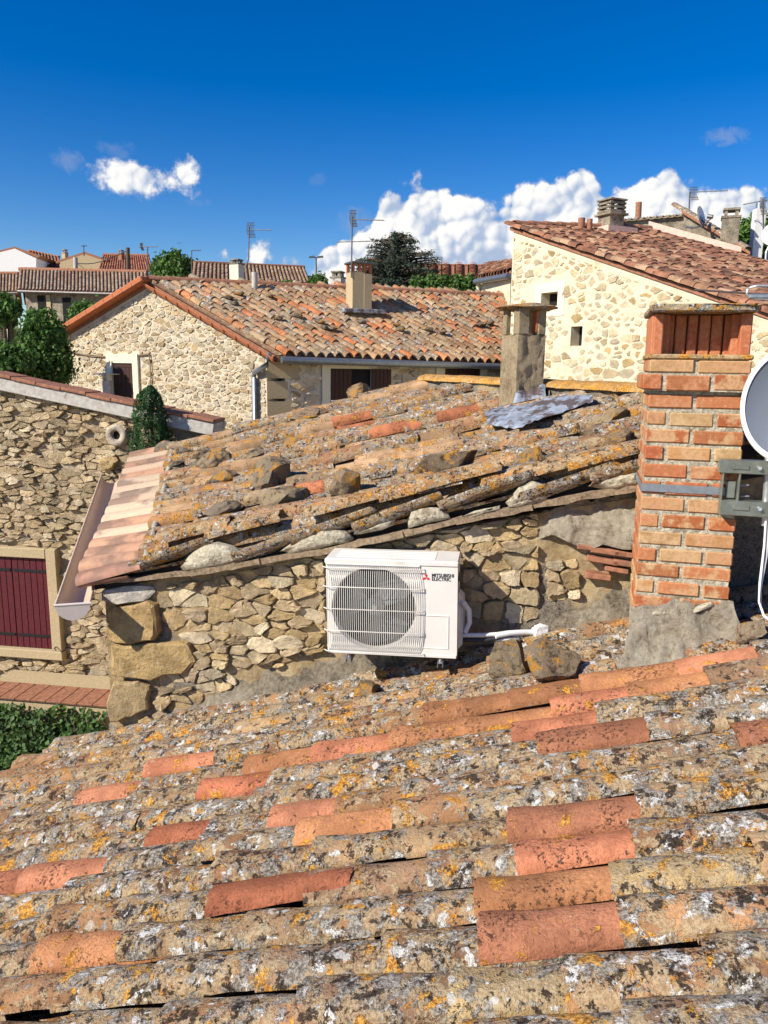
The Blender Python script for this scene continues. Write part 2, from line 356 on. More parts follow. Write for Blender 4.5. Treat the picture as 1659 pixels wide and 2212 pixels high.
M['brownwood'] = plain('dark brown shutter wood', (.055, .022, .014), .6, 0, 30, .3, .2, .002, .3)
M['iron'] = plain('black iron', (.02, .02, .02), .6, .3, 30, .3)
M['zinc'] = plain('zinc', (.26, .29, .31), .45, .7, 15, .2)
M['galv'] = plain('galvanised strap', (.42, .45, .47), .42, .8, 40, .15)
M['galv_green'] = plain('yellow passivated steel', (.34, .36, .30), .38, .75, 12, .25)
M['steel'] = plain('aluminium tube', (.55, .55, .54), .4, .7, 20, .15)
M['lead'] = plain('lead flashing', (.36, .40, .45), .55, .2, 9, .4, .5, .01, .4, dirt=(.10, .055, .035), dk=6, dlo=.50, dhi=.55)
M['plastic'] = plain('ivory painted steel', (.76, .73, .66), .42, 0, 6, .05, 0, .002, .5, dirt=(.60, .54, .44), dk=3.5, dlo=.52, dhi=.75)
M['pvc'] = plain('sand pvc gutter', (.62, .46, .33), .45, 0, 6, .06, 0, .002, .45, dirt=(.38, .28, .20), dk=5, dlo=.5, dhi=.75)
M['pvc_in'] = plain('pvc end cap', (.74, .65, .56), .4, 0, 6, .04, 0, .002, .45)
M['white'] = plain('white plastic', (.80, .80, .78), .5, 0, 10, .05)
M['red'] = plain('red print', (.70, .03, .03), .5, 0, 10, .05)
M['ink'] = plain('black print', (.04, .04, .045), .5, 0, 10, .05)
M['fan'] = plain('dark grey fan', (.07, .075, .08), .5, 0, 10, .1)
M['coil'] = plain('dark condenser coil', (.03, .03, .032), .6, .3, 200, .4)
M['glass'] = plain('window glass', (.03, .035, .04), .08, 0, 2, .1, spec=.6)
M['dish'] = plain('grey dish enamel', (.16, .18, .215), .5, 0, 5, .05)
M['dish_w'] = plain('white dish enamel', (.76, .78, .78), .4, 0, 5, .05)
M['dark_metal'] = plain('dark aluminium', (.16, .15, .14), .45, .6, 20, .2)
M['slab'] = tile_mat('lichened cap slab', k=1.1, orange=.49, bumpd=.008)
M['rock'] = None
def rock_mat():
    t = NT('dark lichened rock', .95, 0, .15); c, al, p = t.src(False)
    n1 = t.noise(p, 6, 6, .65); n2 = t.noise(p, 30, 7, .75); n3 = t.noise(p, 110, 5, .75)
    col = t.ramp(t.math('ADD', t.math('MULTIPLY', n1, .45), t.math('MULTIPLY', n2, .55)), [(.38, (.04, .032, .025)), (.45, (.16, .13, .10)), (.51, (.34, .28, .20)), (.58, (.26, .23, .19)), (.64, (.56, .51, .42))])
    col = t.mix(.7, col, t.mix(1.0, col, t.mix(1.0, c, (1.6, 1.6, 1.6), 'MULTIPLY'), 'MULTIPLY'))
    om = t.step(t.math('ADD', t.noise(t.vadd(p, (7, 3, 5)), 7, 7, .7, .5), t.math('MULTIPLY', n3, .1)), .585, .63)
    col = t.mix(t.math('MULTIPLY', om, .9), col, t.mix(n2, (.38, .14, .01), (.76, .42, .09)))
    col = t.mix(t.step(n3, .58, .7, 0, .4), col, (.05, .04, .03))
    return t.end(col, t.bump(t.math('ADD', t.math('MULTIPLY', n1, 1.5), t.math('ADD', n2, n3)), 1.0, .02))
M['rock'] = rock_mat()
def brick_mat():
    t = NT('fired brick', .9, 0, .2); c, al, p = t.src(False)
    n1 = t.noise(p, 9, 4, .6); n2 = t.noise(p, 50, 6, .7); n3 = t.noise(p, 150, 5, .7)
    col = t.mix(t.step(n1, .44, .56), c, t.mix(.85, c, t.mix(al, (.60, .42, .22), (.50, .16, .07))))
    col = t.mix(t.step(n2, .45, .68, 0, .5), col, t.mix(1.0, c, (.62, .55, .5), 'MULTIPLY'))
    col = t.mix(t.step(n2, .30, .42, .5, 0), col, (.60, .47, .30))
    return t.end(col, t.bump(t.math('ADD', n2, t.math('MULTIPLY', n3, .6)), .7, .005))
M['brick'] = brick_mat()
def newtile_mat():
    t = NT('new pale clay tile with scorch marks', .7, 0, .3); c, al, p = t.src(False)
    g = t.N('ShaderNodeNewGeometry').outputs['Position']
    n = t.noise(p, 30, 5, .6); s = t.noise(g, 2.6, 4, .55)
    col = t.mix(t.step(n, .3, .7), t.mix(1.0, c, (.9, .88, .86), 'MULTIPLY'), c)
    col = t.mix(t.step(s, .50, .62, 0, .72), col, (.17, .11, .08))
    return t.end(col, t.bump(n, .3, .003))
M['newtile'] = newtile_mat()
def leaf_mat(name, c1, c2, c3):
    t = NT(name, .6, 0, .35); p = t.N('ShaderNodeNewGeometry').outputs['Position']
    a = t.N('ShaderNodeAttribute', attribute_name='col').outputs['Color']
    col = t.mix(t.step(t.noise(p, 3.1, 3, .6), .35, .65), c1, c2)
    col = t.mix(1.0, t.mix(t.step(t.noise(p, 17, 2, .6), .5, .7, 0, .6), col, c3), a, 'MULTIPLY')
    tr = t.N('ShaderNodeBsdfTranslucent'); t.put(tr.inputs[0], col); t.put(t.b.inputs['Base Color'], col)
    mx = t.N('ShaderNodeMixShader'); mx.inputs[0].default_value = .25
    t.t.links.new(t.b.outputs[0], mx.inputs[1]); t.t.links.new(tr.outputs[0], mx.inputs[2])
    t.t.links.new(mx.outputs[0], t.t.nodes['Material Output'].inputs[0]); return t.m
M['leaf'] = leaf_mat('broadleaf foliage', (.06, .135, .025), (.10, .20, .035), (.19, .27, .045))
M['ivy'] = leaf_mat('ivy leaves', (.045, .10, .025), (.08, .16, .035), (.12, .17, .04))
M['cypress'] = leaf_mat('dense conifer foliage', (.018, .07, .016), (.035, .105, .022), (.06, .12, .025))
M['cedar'] = leaf_mat('blue green cedar needles', (.04, .065, .04), (.065, .09, .055), (.085, .10, .06))
M['bark'] = plain('bark', (.13, .095, .065), .95, 0, 25, .4, .9, .02)
M['ground'] = mortar_mat('dry earth and gravel', (.24, .19, .12), (.34, .28, .19), (.12, .11, .05))
# ------------------------------------------------------------------ shape generators
def tile_mesh(name, mat, seed, L=.48, wl=.098, wu=.080, hl=.080, hu=.064, ns=12, nl=8, th=.014, jit=.004, flip=False, chip=.012):
    """half-round canal tile, x = 0 is the lower, wider end"""
    rd = random.Random(seed); b = MB(); off = V((seed * 7.3, seed * 3.1, 0))
    ph = [rd.uniform(-1, 1) for _ in range(6)]
    def sec(x, k, inner):
        f = x / L; w_ = lerp(wl, wu, f); h_ = lerp(hl, hu, f); a = math.pi * (k / ns)
        t = th if inner else 0
        y = -math.cos(a) * (w_ - t); z = math.sin(a) ** .8 * (h_ - t)
        n = mn.noise(V((x * 9, y * 11, z * 9)) + off) * jit + mn.noise(V((x * 30, y * 34, z * 30)) + off) * jit * .45
        s = 1 + n / max(w_, .01)
        z2 = z * s + .006 * ph[0] * math.sin(f * 3.1) + .004 * ph[1] * (f - .5)
        return V((x, y * s + .004 * ph[2] * math.sin(f * 3.1 + ph[3]), -z2 if flip else z2))
    def xpos(i, k):
        x = L * i / nl
        if i == 0: x += chip * (mn.noise(V((k * .9, seed * 1.7, 0))) + .3 * mn.noise(V((k * 2.9, seed, 3))))
        if i == nl: x += chip * mn.noise(V((k * .8, seed * 2.3, 5)))
        return x
    o = [[sec(xpos(i, k), k, False) for k in range(ns + 1)] for i in range(nl + 1)]
    n_ = [[sec(xpos(i, k), k, True) for k in range(0, ns + 1, 2)] for i in (0, nl)]
    b.grid(o, True)
    nn = len(n_[0])
    b.grid([n_[1], n_[0]], True)
    for e, i in ((0, 0), (1, nl)):              # end rims
        for k in range(nn - 1):
            b.add([o[i][2 * k], o[i][2 * k + 1], o[i][2 * k + 2], n_[e][k + 1], n_[e][k]], [(0, 1, 2, 3, 4)])
    for k, kk in ((0, 0), (ns, nn - 1)):        # long lower edges
        b.add([o[i][k] for i in range(nl + 1)] + [n_[1][kk], n_[0][kk]], [tuple(range(nl + 3))])
    return b.mesh(name, mat)

def rock_mesh(name, mat, seed, sx, sy, sz, flat=.25, sub=4):
    import bmesh
    bm = bmesh.new(); bmesh.ops.create_icosphere(bm, subdivisions=sub, radius=1); rd = random.Random(seed)
    off = V((seed * 3.7, seed * 1.9, seed * .7))
    pl = []
    for _ in range(13):
        n = V((rd.gauss(0, 1), rd.gauss(0, 1), rd.gauss(0, 1))).normalized(); pl.append((n, rd.uniform(.52, .82)))
    for v in bm.verts:
        p = v.co.copy()
        for n, d in pl:
            q = p.dot(n) - d
            if q > 0: p -= n * q * .97
        p *= 1.18 * (1 + .16 * mn.noise(p * 1.7 + off) + .10 * mn.noise(p * 4.5 + off) + .07 * abs(mn.noise(p * 8 + off)) + .06 * mn.noise(p * 14 + off) + .04 * mn.noise(p * 26 + off))
        if p.z < -flat * 2: p.z = -flat * 2
        v.co = V((p.x * sx, p.y * sy, p.z * sz))
    me = bpy.data.meshes.new(name); bm.to_mesh(me); bm.free(); me.materials.append(mat)
    me.polygons.foreach_set('use_smooth', [sub > 3] * len(me.polygons)); return me

def clip2(poly, mx, my, nx, ny):
    out = []; n = len(poly)
    for i in range(n):
        a, b = poly[i], poly[(i + 1) % n]
        da = (a[0] - mx) * nx + (a[1] - my) * ny; db = (b[0] - mx) * nx + (b[1] - my) * ny
        if da <= 0: out.append(a)
        if (da < 0 < db) or (db < 0 < da):
            t = da / (da - db); out.append((a[0] + (b[0] - a[0]) * t, a[1] + (b[1] - a[1]) * t))
    return out
def area2(p): return abs(sum(p[i][0] * p[(i + 1) % len(p)][1] - p[(i + 1) % len(p)][0] * p[i][1] for i in range(len(p)))) / 2
def inside(pt, poly):
    c = False; n = len(poly)
    for i in range(n):
        a, b = poly[i], poly[(i + 1) % n]
        if (a[1] > pt[1]) != (b[1] > pt[1]) and pt[0] < (b[0] - a[0]) * (pt[1] - a[1]) / (b[1] - a[1]) + a[0]: c = not c
    return c
def ccw(p):
    s = sum(p[i][0] * p[(i + 1) % len(p)][1] - p[(i + 1) % len(p)][0] * p[i][1] for i in range(len(p)))
    return list(p) if s > 0 else list(p)[::-1]
def voronoi(region, sx, sy, seed, jit=.42, excl=(), drop=.3):
    """irregular rubble cells filling a convex region of a wall (s, t in metres)"""
    rd = random.Random(seed); region = ccw(region)
    x0 = min(p[0] for p in region); x1 = max(p[0] for p in region); y0 = min(p[1] for p in region); y1 = max(p[1] for p in region)
    ni, nj = int((x1 - x0) / sx) + 4, int((y1 - y0) / sy) + 4
    site = {}
    for j in range(-3, nj + 3):
        for i in range(-3, ni + 3):
            site[i, j] = (i + .5 * (j % 2) + rd.uniform(-jit, jit), j + rd.uniform(-jit, jit))
    for key in list(site):
        if rd.random() < drop: del site[key]
    res = []
    for j in range(-1, nj + 1):
        for i in range(-1, ni + 1):
            if (i, j) not in site: continue
            cx, cy = site[i, j]
            w = (x0 + cx * sx, y0 + cy * sy)
            if any(inside(w, e) for e in excl): continue
            poly = [(cx - 1.6, cy - 1.6), (cx + 1.6, cy - 1.6), (cx + 1.6, cy + 1.6), (cx - 1.6, cy + 1.6)]
            for dj in (-2, -1, 0, 1, 2):
                for di in (-2, -1, 0, 1, 2):
                    if di or dj:
                        q = site.get((i + di, j + dj))
                        if q: poly = clip2(poly, (cx + q[0]) / 2, (cy + q[1]) / 2, q[0] - cx, q[1] - cy)
            poly = [(x0 + p[0] * sx, y0 + p[1] * sy) for p in poly]
            n = len(region)
            for k in range(n):
                a, b = region[k], region[(k + 1) % n]
                poly = clip2(poly, a[0], a[1], b[1] - a[1], a[0] - b[0])
                if len(poly) < 3: break
            if len(poly) >= 3 and area2(poly) > sx * sy * .16: res.append(poly)
    return res
class Frame:
    def __init__(s, P, S, N): s.O = P; s.S = S; s.N = N; s.T = Z.copy()
    def uv(s, x, y, h=0):
        p = onp(x, y, s.O + s.N * h, s.N) - s.O; return (p.dot(s.S), p.z)
    def at(s, u, t, h=0.0): return s.O + s.S * u + s.T * t + s.N * h
def stone_geo(b, poly, fr, gap, h, rd, rough=.35):
    cx = sum(p[0] for p in poly) / len(poly); cy = sum(p[1] for p in poly) / len(poly)
    r = math.sqrt(area2(poly) / math.pi); k = max(.45, 1 - gap / r)
    q = [(cx + (p[0] - cx) * k, cy + (p[1] - cy) * k) for p in poly]
    n = len(q); c = []
    for i in range(n):
        a, d = q[i], q[(i + 1) % n]
        if math.hypot(a[0] - d[0], a[1] - d[1]) < r * .18: c.append(((a[0] + d[0]) / 2, (a[1] + d[1]) / 2)); continue
        c.append((lerp(a[0], d[0], .14), lerp(a[1], d[1], .14))); c.append((lerp(a[0], d[0], .86), lerp(a[1], d[1], .86)))
    c2 = []
    for i in range(len(c)):
        a, d = c[i], c[(i + 1) % len(c)]; c2.append(a)
        if math.hypot(a[0] - d[0], a[1] - d[1]) > r * .5: c2.append(((a[0] + d[0]) / 2 + rd.uniform(-.12, .12) * r, (a[1] + d[1]) / 2 + rd.uniform(-.12, .12) * r))
    c = [(p[0] + rd.uniform(-.11, .11) * r, p[1] + rd.uniform(-.11, .11) * r) for p in c2]
    n = len(c); tx, ty = rd.uniform(-.4, .4), rd.uniform(-.4, .4)
    def ring(sc_, hh, j):
        return [fr.at(cx + (p[0] - cx) * sc_, cy + (p[1] - cy) * sc_, hh * (1 + (tx * (p[0] - cx) + ty * (p[1] - cy)) / r) + rd.uniform(-j, j) * h) for p in c]
    vs = ring(1, -.012, 0) + ring(.99, h * .80, .08) + ring(.90, h, rough * .22) + [fr.at(cx, cy, h * rd.uniform(.96, 1.06))]
    fs = []
    for a in (0, 1):
        fs += [(a * n + i, a * n + (i + 1) % n, (a + 1) * n + (i + 1) % n, (a + 1) * n + i) for i in range(n)]
    fs += [(2 * n + i, 2 * n + (i + 1) % n, 3 * n) for i in range(n)]
    b.add(vs, fs, False)
def stones(polys, fr, gap, h, seed, mat, mat_a, parent, cols, name='stone', limit=300, rough=.35, lo_h=.05):
    rd = random.Random(seed)
    polys = sorted(polys, key=lambda p: -area2(p) / (px2m(fr.at(*p[0])) ** 2))
    rest = MB(); nrest = 0
    for i, p in enumerate(polys):
        c = rd.choice(cols); v = rd.uniform(.72, 1.16); col = (c[0] * v, c[1] * v, c[2] * v, 1)
        hh = h * rd.uniform(lo_h, 1.4); gp = gap * rd.uniform(.4, 2.2)
        if i < limit:
            b = MB(); stone_geo(b, p, fr, gp, hh, rd, rough); b.build(name, mat, parent, col=col)
        else:
            rest.cur = col; stone_geo(rest, p, fr, gp, hh, rd, rough); nrest += 1
    if nrest:
        tag(rest.build(name + 's_small', mat_a, parent, attr=True), kind='stuff')
def relief(b, fr, s0, s1, bot, top, step, amp, depth, k=3.0, seed=0):
    """rough wall body: front sheet with relief, thickness behind"""
    ns = max(2, int((s1 - s0) / step)); tm = max(top(s0 + (s1 - s0) * i / ns) - bot(s0 + (s1 - s0) * i / ns) for i in range(ns + 1))
    nt = max(2, int(tm / step)); rows = []
    for j in range(nt + 1):
        r = []
        for i in range(ns + 1):
            s = s0 + (s1 - s0) * i / ns; t = lerp(bot(s), top(s), j / nt); q = V((s * k, t * k, seed))
            e = 0 if i in (0, ns) else 1
            r.append(fr.at(s, t, e * amp * (mn.noise(q) + .5 * mn.noise(q * 2.7) + .35 * mn.noise(q * 6.1))))
        rows.append(r)
    b.grid(rows, True)
    P = [rows[0][0], rows[0][-1]] + [rows[-1][i] for i in range(ns, -1, -1)]
    Q = [p - fr.N * depth for p in P]; n = len(P)
    b.add(P + Q, [(i, (i + 1) % n, (i + 1) % n + n, i + n) for i in range(n)] + [tuple(range(n, 2 * n))])

def leaves(b, pts, size, rd, aspect=.6, tilt=1.0, tone=(.7, 1.25)):
    for p, out in pts:
        n = (out + V((rd.gauss(0, 1), rd.gauss(0, 1), rd.gauss(0, 1))) * tilt).normalized()
        a = n.cross(V((rd.gauss(0, 1), rd.gauss(0, 1), rd.gauss(0, 1)))).normalized(); c = n.cross(a)
        s = size * rd.uniform(.6, 1.35); g = rd.uniform(*tone); b.cur = (g, g * rd.uniform(.94, 1.05), g * rd.uniform(.85, 1.1), 1)
        b.add([p - a * s, p - c * s * aspect + n * s * .15, p + a * s, p + c * s * aspect + n * s * .15], [(0, 1, 2, 3)])
def clumps(centre, rx, ry, rz, nclump, nleaf, rd, cr=.3, shell=.55, flatbot=-.8):
    out = []
    for _ in range(nclump):
        while True:
            d = V((rd.uniform(-1, 1), rd.uniform(-1, 1), rd.uniform(flatbot, 1)))
            if shell < d.length < 1: break
        c = centre + V((d.x * rx, d.y * ry, d.z * rz)); rr = cr * min(rx, rz) * rd.uniform(.6, 1.3)
        for _ in range(nleaf):
            q = V((rd.gauss(0, .5), rd.gauss(0, .5), rd.gauss(0, .5))); out.append((c + q * rr, (q + d * .8).normalized()))
    return out
def tree(name, label, cat, base, h, rx, ry, rz, nclump, nleaf, size, mat, seed, group=None, trunk_r=.12, crown_c=.62, cr=.32, shell=.5, cols=None, aspect=.6):
    rd = random.Random(seed); t = thing(name, label, cat, base, group)
    b = MB(); c = base + Z * h * crown_c
    b.tube([base, base + V((.03 * h * rd.uniform(-1, 1), 0, h * .3)), c], [trunk_r, trunk_r * .75, trunk_r * .4], 8)
    for _ in range(9):
        a = rd.uniform(0, 6.28); e = c + V((math.cos(a) * rx * .75, math.sin(a) * ry * .75, rd.uniform(-.5, .6) * rz))
        b.tube([base + Z * h * rd.uniform(.25, .5), (base + Z * h * .45 + e) / 2 + Z * .1, e], [trunk_r * .5, trunk_r * .35, trunk_r * .12], 5)
    b.build('trunk', M['bark'], t)
    b = MB(); leaves(b, clumps(c, rx, ry, rz, nclump, nleaf, rd, cr, shell), size, rd, aspect); b.build('crown', mat, t, attr=True)
    return t

# ------------------------------------------------------------------ ground
def ground_z(x, y):
    t = max(0, min(1, (y - 9) / 34)); t = t * t * (3 - 2 * t)
    return 6.2 * t + .0 * x
b = MB(); rows = []
for y in [-60, -20, 0, 5, 9, 12, 15, 18, 21, 24, 27, 30, 34, 38, 43, 50, 70, 120, 300, 900, 3000]:
    rows.append([V((x, y, ground_z(x, y) - (.0 if y < 60 else (y - 60) * .004))) for x in (-3000, -800, -200, -60, -30, -15, -8, 0, 8, 15, 30, 60, 200, 800, 3000)])
b.grid(rows); tag(b.build('ground', M['ground']), kind='structure')

# ------------------------------------------------------------------ near roof (foreground)
A0 = math.radians(11)
WS = V((math.cos(A0), -math.sin(A0), 0)); WN = V((-math.sin(A0), -math.cos(A0), 0))   # along the side wall / out of it
PW = dep(850, 1310, 4.95)
WF = Frame(PW, WS, WN)
J0 = onp(260, 1588, PW, WN); J1 = onp(1370, 1352, PW, WN)
RD = (J1 - J0).normalized(); RN = RD.cross(WN).normalized()
if RN.z < 0: RN = -RN
YA = RN.cross(RD)
def roof_st(x, y, h=0):
    p = onp(x, y, J0 + RN * h, RN) - J0; return p.dot(RD), p.dot(WN)
near = thing('tiled_roof', 'weathered canal tile roof in the foreground sloping down to the left', 'roof', J0 - Z * .1)
CLAY = [(.42, .24, .125), (.38, .20, .105), (.45, .30, .165), (.36, .23, .14), (.46, .26, .13)]
REDC = [(.52, .21, .115), (.48, .175, .092), (.55, .24, .135)]
b = MB()
c = J0 + RD * 2.4 + WN * 2.0 - RN * .135
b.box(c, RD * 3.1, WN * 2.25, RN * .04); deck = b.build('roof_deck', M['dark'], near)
variants = [tile_mesh('tile', M['tile'], s, L=.55 + .03 * (s % 3), jit=.006 + .0012 * (s % 3), wl=.097 + .004 * (s % 2), wu=.080, hl=.062 + .006 * (s % 3), hu=.050 + .004 * (s % 2)) for s in range(1, 9)]
rd = random.Random(5)
ROWP = .204
near_tiles = []
eave = [roof_st(47, 1650), roof_st(0, 1721)]
chan = MB()
cme = None
for j in range(18):
    q = .055 + j * ROWP
    s_e = eave[0][0] + (q - eave[0][1]) * .30 if q > eave[0][1] else eave[0][0] + .03 * rd.uniform(-1, 1)
    if j == 0: s_e = eave[0][0] + .25
    s = s_e + rd.uniform(-.12, .05); sag = rd.uniform(-.014, .016); first = True
    while s < 5.4:
        ex = rd.choice((.34, .39, .42, .44, .46, .50))
        p = J0 + RD * s + WN * (q + rd.uniform(-.008, .008)) + RN * (.006 * math.sin(s * 2 + j) + sag + rd.uniform(-.006, .014))
        xx, yy = proj(p + RD * .2)
        if -420 < xx < 2650 and yy < 2560:
            near_tiles.append([p, ex, xx, yy, j, s])
        s += ex
# tiles that stay bare clay in the photograph, found by place
red_px = [(1160, 1790), (1215, 1850), (580, 1965), (1310, 2040), (1125, 1580), (1300, 1545), (1240, 1590), (1600, 1590), (660, 1755), (460, 1790), (390, 1645), (150, 1880), (60, 1900), (520, 1680), (240, 1700), (760, 1610), (1620, 1410)]
yel_px = [(800, 1780), (1350, 1480), (1180, 1520), (1510, 1450), (130, 2015), (1310, 1960), (1000, 1540), (1090, 1530), (1010, 1560), (640, 1625)]
ylw_px = [(1130, 2200), (1250, 1930)]
kind = {}
for lst, kd in ((red_px, 'r'), (yel_px, 'y'), (ylw_px, 'l')):
    for x, y in lst:
        best = min((t for t in near_tiles if id(t) not in kind), key=lambda t: (t[2] - x) ** 2 + 6 * (t[3] - 20 - y) ** 2); kind[id(best)] = kd
for t in near_tiles:
    p, ex, xx, yy, j, s = t; kd = kind.get(id(t))
    if kd == 'r': c = rd.choice(REDC); age = rd.choice((.20, .26, .36))
    elif kd == 'y': c = (.50, .235, .11); age = rd.uniform(.18, .36)
    elif kd == 'l': c = (.54, .40, .20); age = rd.uniform(.6, .75)
    else:
        c = rd.choice(CLAY); age = rd.choice((.55, .68, .8, .9, 1.0, 1.0))
    v = rd.uniform(.72, 1.18)
    yaw = rd.gauss(0, .016); tl = rd.gauss(.026, .012); roll_ = rd.gauss(0, .11)
    X = (RD + YA * yaw - RN * tl).normalized(); Y = (YA + RN * roll_).normalized(); Y = (Y - X * Y.dot(X)).normalized()
    inst('tile', rd.choice(variants), basis(X, Y, X.cross(Y), p + RN * (.012 + tl * .25)), M['tile'], near, (c[0] * v, c[1] * v, c[2] * v, age))
# channel tiles between the rows
for j in range(19):
    q = .055 + (j - .5) * ROWP; s = eave[0][0] - .05 + (.0 if q < eave[0][1] else (q - eave[0][1]) * .3)
    while s < 5.4:
        p = J0 + RD * s + WN * q - RN * .030; xx, yy = proj(p)
        if -420 < xx < 2650 and yy < 2600 and q < 3.75:
            rows = []
            for i in (0, 1):
                ww = lerp(.085, .102, i); rows.append([p + RD * (.46 * i) + WN * (-math.cos(math.pi * k / 6) * ww) - RN * (math.sin(math.pi * k / 6) * .075 - .012 * i) for k in range(7)])
            c = rd.choice(CLAY); chan.cur = (c[0] * .9, c[1] * .9, c[2] * .9, rd.uniform(.3, .8)); chan.grid(rows)
        s += .38
tag(chan.build('channel_tiles', M['tile2_a'], near, attr=True), kind='stuff')
# walls under the near roof
b = MB()
def zr(s, q): return (J0 + RD * s + WN * q).z
e0 = eave[0][0] + .22
P0 = J0 + RD * e0 + WN * .02; P1 = J0 + RD * 5.3 + WN * .02
Q0 = P0 + WN * 4.0 + RD * 1.1; Q1 = P1 + WN * 4.0
lowz = V((0, 0, 0))
top = [p - RN * .13 for p in (P0, P1, Q1, Q0)]
b.hexa([V((p.x, p.y, -.05)) for p in top] + top); b.build('house_wall', M['cement'], near)

# rocks lying on the near roof
def put_rock(x, y, wpx, hpx, seed, label, P=None, N_=None, depth_f=.8, col=(.6, .55, .48), mat='rock', yaw=None, tilt=0.0, sink=.25, flat=.25):
    p = P; m = px2m(p); rr = random.Random(seed)
    sx, sz = wpx * m / 2, hpx * m / 2
    a = rr.uniform(-.3, .3) if yaw is None else yaw
    X = V((math.cos(a), math.sin(a), 0)); X = (X - N_ * X.dot(N_)).normalized(); Y = N_.cross(X)
    me = rock_mesh('rock', M[mat], seed, sx, sx * depth_f, sz, flat, 3)
    X2 = (X + N_ * tilt).normalized(); N2 = X2.cross(Y).normalized()
    o = bpy.data.objects.new('roof_stone', me); link(o, basis(X2, Y, N2, p + N_ * (sz * flat * 2 - .02)))
    o.color = col + (1,); tag(o, label, 'stone', 'loose stones weighing down the roof tiles'); return o
def nearpt(x, y): return onp(x, y, J0 + RN * .085, RN)
put_rock(1104, 1450, 92, 104, 11, 'upright grey boulder nearest the white foam pipe end', nearpt(1104, 1448), RN, .8, (.62, .55, .42), tilt=.15)
put_rock(1196, 1458, 124, 106, 12, 'rounded lichened boulder leaning beside the upright one, left of the brick chimney', nearpt(1196, 1455), RN, .8, (.6, .52, .42))
put_rock(790, 1492, 62, 34, 13, 'small flat stone on the tiles under the air conditioner', nearpt(790, 1492), RN, .7, (.6, .5, .38))
put_rock(1625, 1368, 70, 60, 14, 'pale chunk of mortar at the right foot of the brick chimney', nearpt(1625, 1372), RN, .5, (1.0, .9, .75), tilt=.5)
# ------------------------------------------------------------------ side wall of the neighbouring house, its roof, gutter
house = thing('stone_house', 'old rubble stone house with lichened tile roof behind the air conditioner', 'house', onp(600, 1550, PW, WN))
def wtop(s): return WTOP(s)
TL = WF.uv(195, 1268); TR = WF.uv(1370, 1075)
def WTOP(s): return TL[1] + (s - TL[0]) * (TR[1] - TL[1]) / (TR[0] - TL[0])
S0 = WF.uv(236, 1450)[0]; S1 = WF.uv(1700, 1200)[0] + .5
def WBOT(s): return -PW.z + .0
b = MB(); relief(b, WF, S0, S1, lambda s: zr((WF.at(s, 0) - J0).dot(WS) / RD.dot(WS), 0) - PW.z - .35, WTOP, .030, .024, .32, 5.0)
wall = b.build('side_wall', M['mortar_side'], house)
b = MB(); pA = WF.at(S0, 0, -.01); pB = WF.at(S1, 0, -.01)
b.hexa([V((p.x, p.y, 0)) for p in (pA, pB, pB - WN * .3, pA - WN * .3)] + [V((p.x, p.y, (J0.z - .6))) for p in (pA, pB, pB - WN * .3, pA - WN * .3)])
b.build('wall_base', M['mortar'], house)
def zone(pts): return [WF.uv(*p) for p in pts]
TANS = [(.60, .44, .23), (.66, .50, .28), (.56, .41, .21), (.68, .55, .34), (.60, .46, .28), (.74, .62, .42), (.54, .42, .27)]
big = [((240, 1308), (345, 1296), (352, 1370), (340, 1378), (243, 1382), (238, 1340)), ((243, 1390), (330, 1384), (418, 1392), (426, 1420), (405, 1452), (330, 1460), (246, 1458)),
       ((248, 1466), (300, 1462), (330, 1480), (322, 1530), (285, 1545), (246, 1548)), ((226, 1270), (280, 1262), (338, 1262), (334, 1288), (300, 1298), (232, 1298))]
rd = random.Random(21)
bcol = [(.50, .35, .16), (.52, .37, .17), (.52, .39, .21), (.66, .62, .54)]
for poly, c in zip(big, bcol):
    b = MB(); stone_geo(b, ccw(zone(poly)), WF, .004, .075 if c != bcol[3] else .05, rd, .12); b.build('quoin', M['stone'], wall, col=c + (1,))
bex = [zone(p) for p in big]
acx = zone([(700, 1190), (1010, 1190), (1010, 1420), (700, 1420)])
reg = zone([(345, 1262), (705, 1190), (705, 1390), (560, 1470), (330, 1545), (330, 1290)])
reg_l = [zone([(345, 1262), (705, 1188), (705, 1400), (470, 1470), (330, 1500)]), zone([(330, 1480), (470, 1465), (560, 1450), (420, 1540), (330, 1552)])]
reg_r = [zone([(700, 1186), (1170, 1096), (1170, 1350), (1000, 1380), (1000, 1200), (700, 1230)][0:2] + [(1175, 1340), (1000, 1390), (995, 1205), (700, 1215)])]
polys = voronoi(zone([(345, 1268), (705, 1196), (705, 1385), (500, 1455), (345, 1500)]), .135, .072, 31, .46, bex)
polys += voronoi(zone([(345, 1500), (500, 1455), (520, 1478), (350, 1560), (300, 1556)]), .13, .075, 32, .46, bex)
polys += voronoi(zone([(705, 1196), (1165, 1104), (1165, 1190), (1000, 1200), (705, 1226)]), .125, .066, 33, .46)
polys += voronoi(zone([(1000, 1190), (1165, 1175), (1165, 1335), (1120, 1350), (1000, 1330)]), .145, .085, 34, .46)
polys += voronoi(zone([(1175, 1215), (1250, 1205), (1255, 1290), (1180, 1300)]), .13, .09, 35, .46)
polys += voronoi(zone([(560, 1430), (705, 1385), (705, 1400), (600, 1440)]), .16, .08, 36, .44)
stones(polys, WF, .004, .038, 40, M['stone'], M['stone_a'], wall, TANS, rough=.6)
